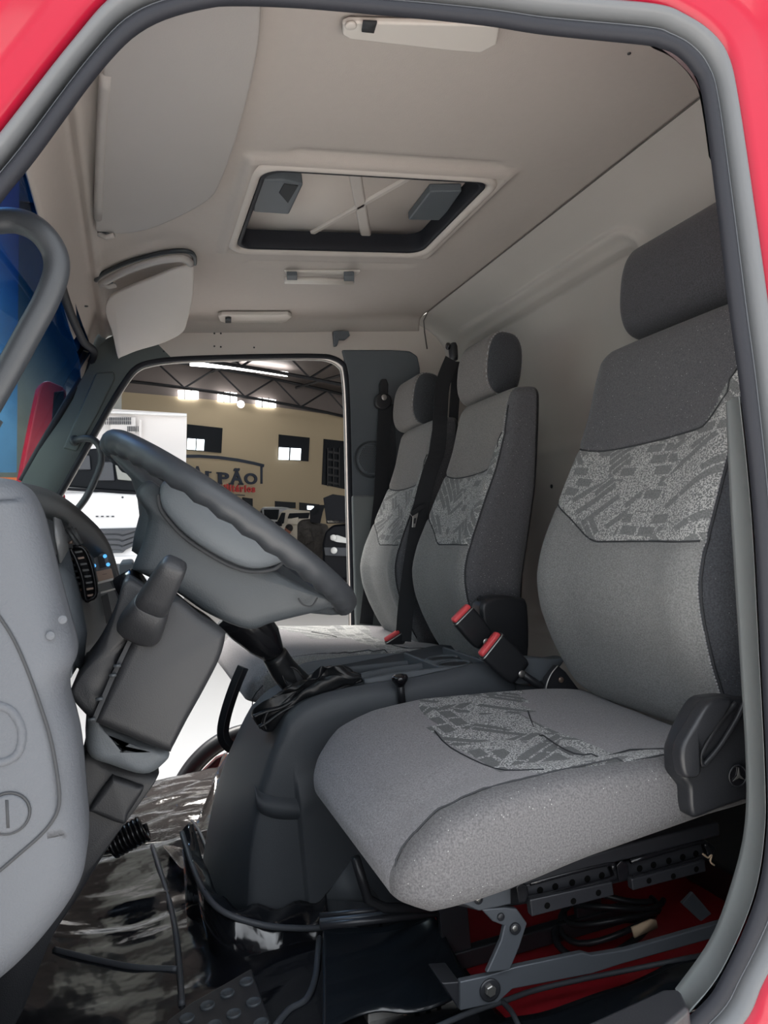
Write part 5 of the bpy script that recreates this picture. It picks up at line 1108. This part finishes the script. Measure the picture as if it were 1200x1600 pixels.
bgo(FD-.25)(K([(82,772),(170,770),(254,776),(262,800),(262,872),(256,915),(250,955),(82,955)]), .3, 'bonnet', 'white_paint', wt, .05)
for k in range(4): bgo(FD-.32)(K([(145,827+k*8),(200,827+k*8),(205,829+k*8),(229,823+k*7),(229,828+k*7),(207,835+k*8),(200,833+k*8),(145,833+k*8)]), .08, 'grille_bar', 'grille_dark', wt, .005)
bgo(FD-.29)(K([(150,826),(230,824),(222,846),(205,862),(150,864)]), .05, 'grille_back', 'mid_plastic', wt, .01)
bgo(FD-.34)(K([(165,868),(232,866),(225,878),(165,880)]), .1, 'bumper_strip', 'white_paint', wt, .02); bgo(FD-.32)(K([(160,876),(226,873),(212,886),(210,897),(160,900)]), .08, 'lower_grille', 'grille_dark', wt, .01)
bgo(FD-.36)(K([(160,900),(212,893),(240,900),(245,960),(160,960)]), .2, 'bumper', 'mid_plastic', wt, .03)
for a in (142, 163, 171, 179, 187): bgo(FD-.27)(K([(a,806),(a+4,806),(a+4,808),(a,808)]), .02, 'badge_letter', 'grille_dark', wt)
MB().disc(bg(*(lambda q: (q[0], FD-.25, q[1]))(pu(203,778,FD))), -BF, .012, .01, 8).out('washer_nozzle', 'grille_dark', wt)
for a in (100, 235): MB().disc(bg(pu(a, 960, FD)[0], FD+.2, GU+.38), BR_, .38, .22, 24).out('wheel', 'tyre', wt)
# parked cars
def car(label, f, pix_body, pix_glass, m, extra=(), depth=1.4, name='parked_car'):
    e = empty(name, (0, 0, 0), label, 'car'); K_ = lambda pix, d=0: [pu(a, b, f+d) for a, b in pix]
    bgo(f)(K_(pix_body), depth, 'body', m, e, .06)
    for q in pix_glass: bgo(f-.04)(K_(q, -.04), .08, 'window', 'window_dark', e, .015)
    for nm, q, mm in extra: bgo(f-.10)(K_(q, -.10), .10, nm, mm, e, .01)
    return e
c1_ = car('silver van at the far left of the parked row, partly behind the steering wheel', 22, [(400,812),(404,800),(410,792),(440,792),(462,798),(466,850),(400,850)], [[(412,796),(436,796),(434,812),(413,811)],[(405,803),(409,796),(410,806),(404,812)]], 'car_silver')
c2_ = car('beige pickup in the middle of the parked row with its bonnet open', 19.6, [(425,840),(432,815),(438,800),(448,796),(484,798),(488,840),(488,890),(425,890)], [[(452,802),(484,801),(482,810),(449,810)],[(433,815),(440,801),(446,801),(443,818),(433,820)]], 'car_beige', [('open_bonnet', [(450,811),(466,808),(465,820),(448,818)], 'car_beige'), ('mirror', [(430,815),(440,815),(440,822),(430,822)], 'car_black')])
c3_ = car('dirty engine bay and front of a dark truck standing beside the beige pickup', 17.2, [(464,860),(464,818),(470,812),(486,810),(492,818),(505,820),(512,850),(512,900),(470,900)], [], 'car_dirty', [('radiator_hose', [(470,830),(482,825),(490,845),(478,850)], 'car_dirty'), ('cab_roof', [(484,798),(494,789),(508,789),(504,800),(500,818),(484,816)], 'car_black'), ('side_window', [(489,800),(497,792),(503,793),(499,802),(490,805)], 'window_dark')])
c4_ = car('black pickup with raised bonnet nearest the far door pillar', 15.2, [(503,850),(508,830),(520,820),(545,818),(600,820),(620,900),(600,906),(512,906),(504,880)], [], 'car_black', [('open_bonnet', [(505,778),(520,772),(545,776),(600,780),(600,820),(540,818),(510,818)], 'car_black'), ('insulation', [(510,813),(525,811),(545,815),(560,818),(512,817)], 'car_beige'), ('headlight', [(516,837),(527,836),(545,842),(542,849),(526,847),(516,843)], 'headlight_mat'), ('bumper', [(506,855),(560,856),(560,870),(508,868)], 'grille_dark')])
for a, b, r_ in ((522,860,.065), (521,840,.06)): 
    q = pu(a, b, 15.05); MB().disc(bg(q[0], 15.05, q[1]), -BF, r_, .05, 20).out('fog_lamp', 'headlight_mat', c4_)
for e, f in ((c1_, 22), (c2_, 19.6), (c3_, 17.2), (c4_, 15.2)):
    r0 = {id(c1_): 415, id(c2_): 440, id(c3_): 480, id(c4_): 530}[id(e)]; MB().disc(bg(pu(r0, 900, f)[0], f+.5, GU+.34), BR_, .34, .25, 20).out('wheel', 'tyre', e)
# crouching person between the cars
pr = empty('person', (0, 0, 0), 'person with short black hair crouching by the parked cars, head bent down', 'person')
F_ = 19.15; q = pu(450, 828, F_); hc = bg(q[0], F_, q[1])
def ell(c, a, b, cc2, m, name, n=16):
    R = []
    for i in range(n+1):
        t = math.pi*i/n; R.append([c+BR_*(a*math.sin(t)*math.cos(s))+BF*(b*math.sin(t)*math.sin(s))+BU*(cc2*math.cos(t)) for s in [2*math.pi*k/n for k in range(n)]])
    return MB().rings(R).out(name, m, pr)
sh = hc-BU*.26-BR_*.10
bd = MB().rings([[c+BR_*(a*math.cos(s))+BF*(b*math.sin(s)) for s in [2*math.pi*k/16 for k in range(16)]] for c, a, b in ((hc-BU*.10, .05, .05), (hc-BU*.15, .07, .07), (sh+BU*.06, .19, .12), (sh-BU*.05, .22, .14), (sh-BU*.35-BR_*.05, .18, .14), (sh-BU*.55-BR_*.06, .20, .18), (sh-BU*.75, .22, .24), (sh-BU*1.0, .16, .2), (bg(q[0], F_, GU+.02), .12, .16))]).out('body', 'shirt_beige', pr)
hd_ = ell(hc, .085, .10, .12, 'skin', 'head'); ell(hc+BU*.045+BR_*.025, .098, .108, .10, 'hair_black', 'hair').parent = hd_
ell(hc-BF*.10-BR_*.03-BU*.02, .014, .02, .022, 'skin', 'nose').parent = hd_
for s_ in (-.045, .02): ell(hc-BF*.088+BR_*(s_-.015)+BU*.005, .012, .008, .008, 'hair_black', 'eye').parent = hd_
for s_ in (-1, 1): MB().tube([sh+BR_*.18*s_, sh+BR_*.24*s_-BU*.28-BF*.1, sh+BR_*.15*s_-BU*.42-BF*.35], [.055, .045, .035], 10).out('arm', 'shirt_beige', pr); ell(sh+BR_*.15*s_-BU*.43-BF*.40, .04, .06, .03, 'skin', 'hand', 8)
# ------------------------------------------------------------------ seen through the windscreen
od = empty('far_door', (0, 0, 0), 'red far door of the cab swung open, seen past the windscreen pillar', 'door')
dpts = [(28,770),(38,720),(50,660),(62,605),(68,596),(76,594),(98,603),(106,612),(102,640),(96,700),(100,755),(103,790),(98,800),(90,800),(60,800)]
MB().prism([at(a, b, x=2.05) for a, b in dpts], (.05, .02, 0)).out('door_frame', 'red_paint', od, bevel=.012)
MB().prism([at(a, b, x=2.04) for a, b in [(84,612),(100,610),(99,640),(88,700),(76,720)]], (.02, 0, 0)).out('door_glass', 'window_dark', od, bevel=.004)
MB().prism([at(a, b, x=2.06) for a, b in [(28,770),(103,770),(106,830),(90,860),(28,860)]], (.05, .02, 0)).out('lower_skin', 'red_paint', od, bevel=.01)
def fwd(px, py, D): return CAM+ray(px, py)*D
tb = MB().rings([[fwd(-260,250,6.), fwd(-260,500,6.), fwd(-260,738,6.)], [fwd(-60,250,5.6), fwd(-60,500,5.6), fwd(-60,738,5.6)], [fwd(28,250,5.8), fwd(26,500,5.8), fwd(24,738,5.8)]], cap=False, closed=False).out('blue_tarpaulin', 'tarp_blue', solid=.03); setp(tb, 'blue tarpaulin outside beyond the windscreen, above the orange one', 'tarpaulin')
tb2 = MB().rings([[fwd(-160,746,5.8), fwd(-160,850,5.8)], [fwd(-60,746,5.6), fwd(-60,850,5.6)], [fwd(24,746,5.8), fwd(26,850,5.8)]], cap=False, closed=False).out('orange_tarpaulin', 'tarp_orange', solid=.03); setp(tb2, 'orange panel outside beyond the windscreen at the left edge', 'tarpaulin')
gw = MB().add([fwd(-400,-400,12), fwd(190,-400,14), fwd(190,1000,14), fwd(-400,1000,12)], [(0, 1, 2, 3)]).out('wall_front', 'hangar_wall_grey', smooth=False); struct(gw)
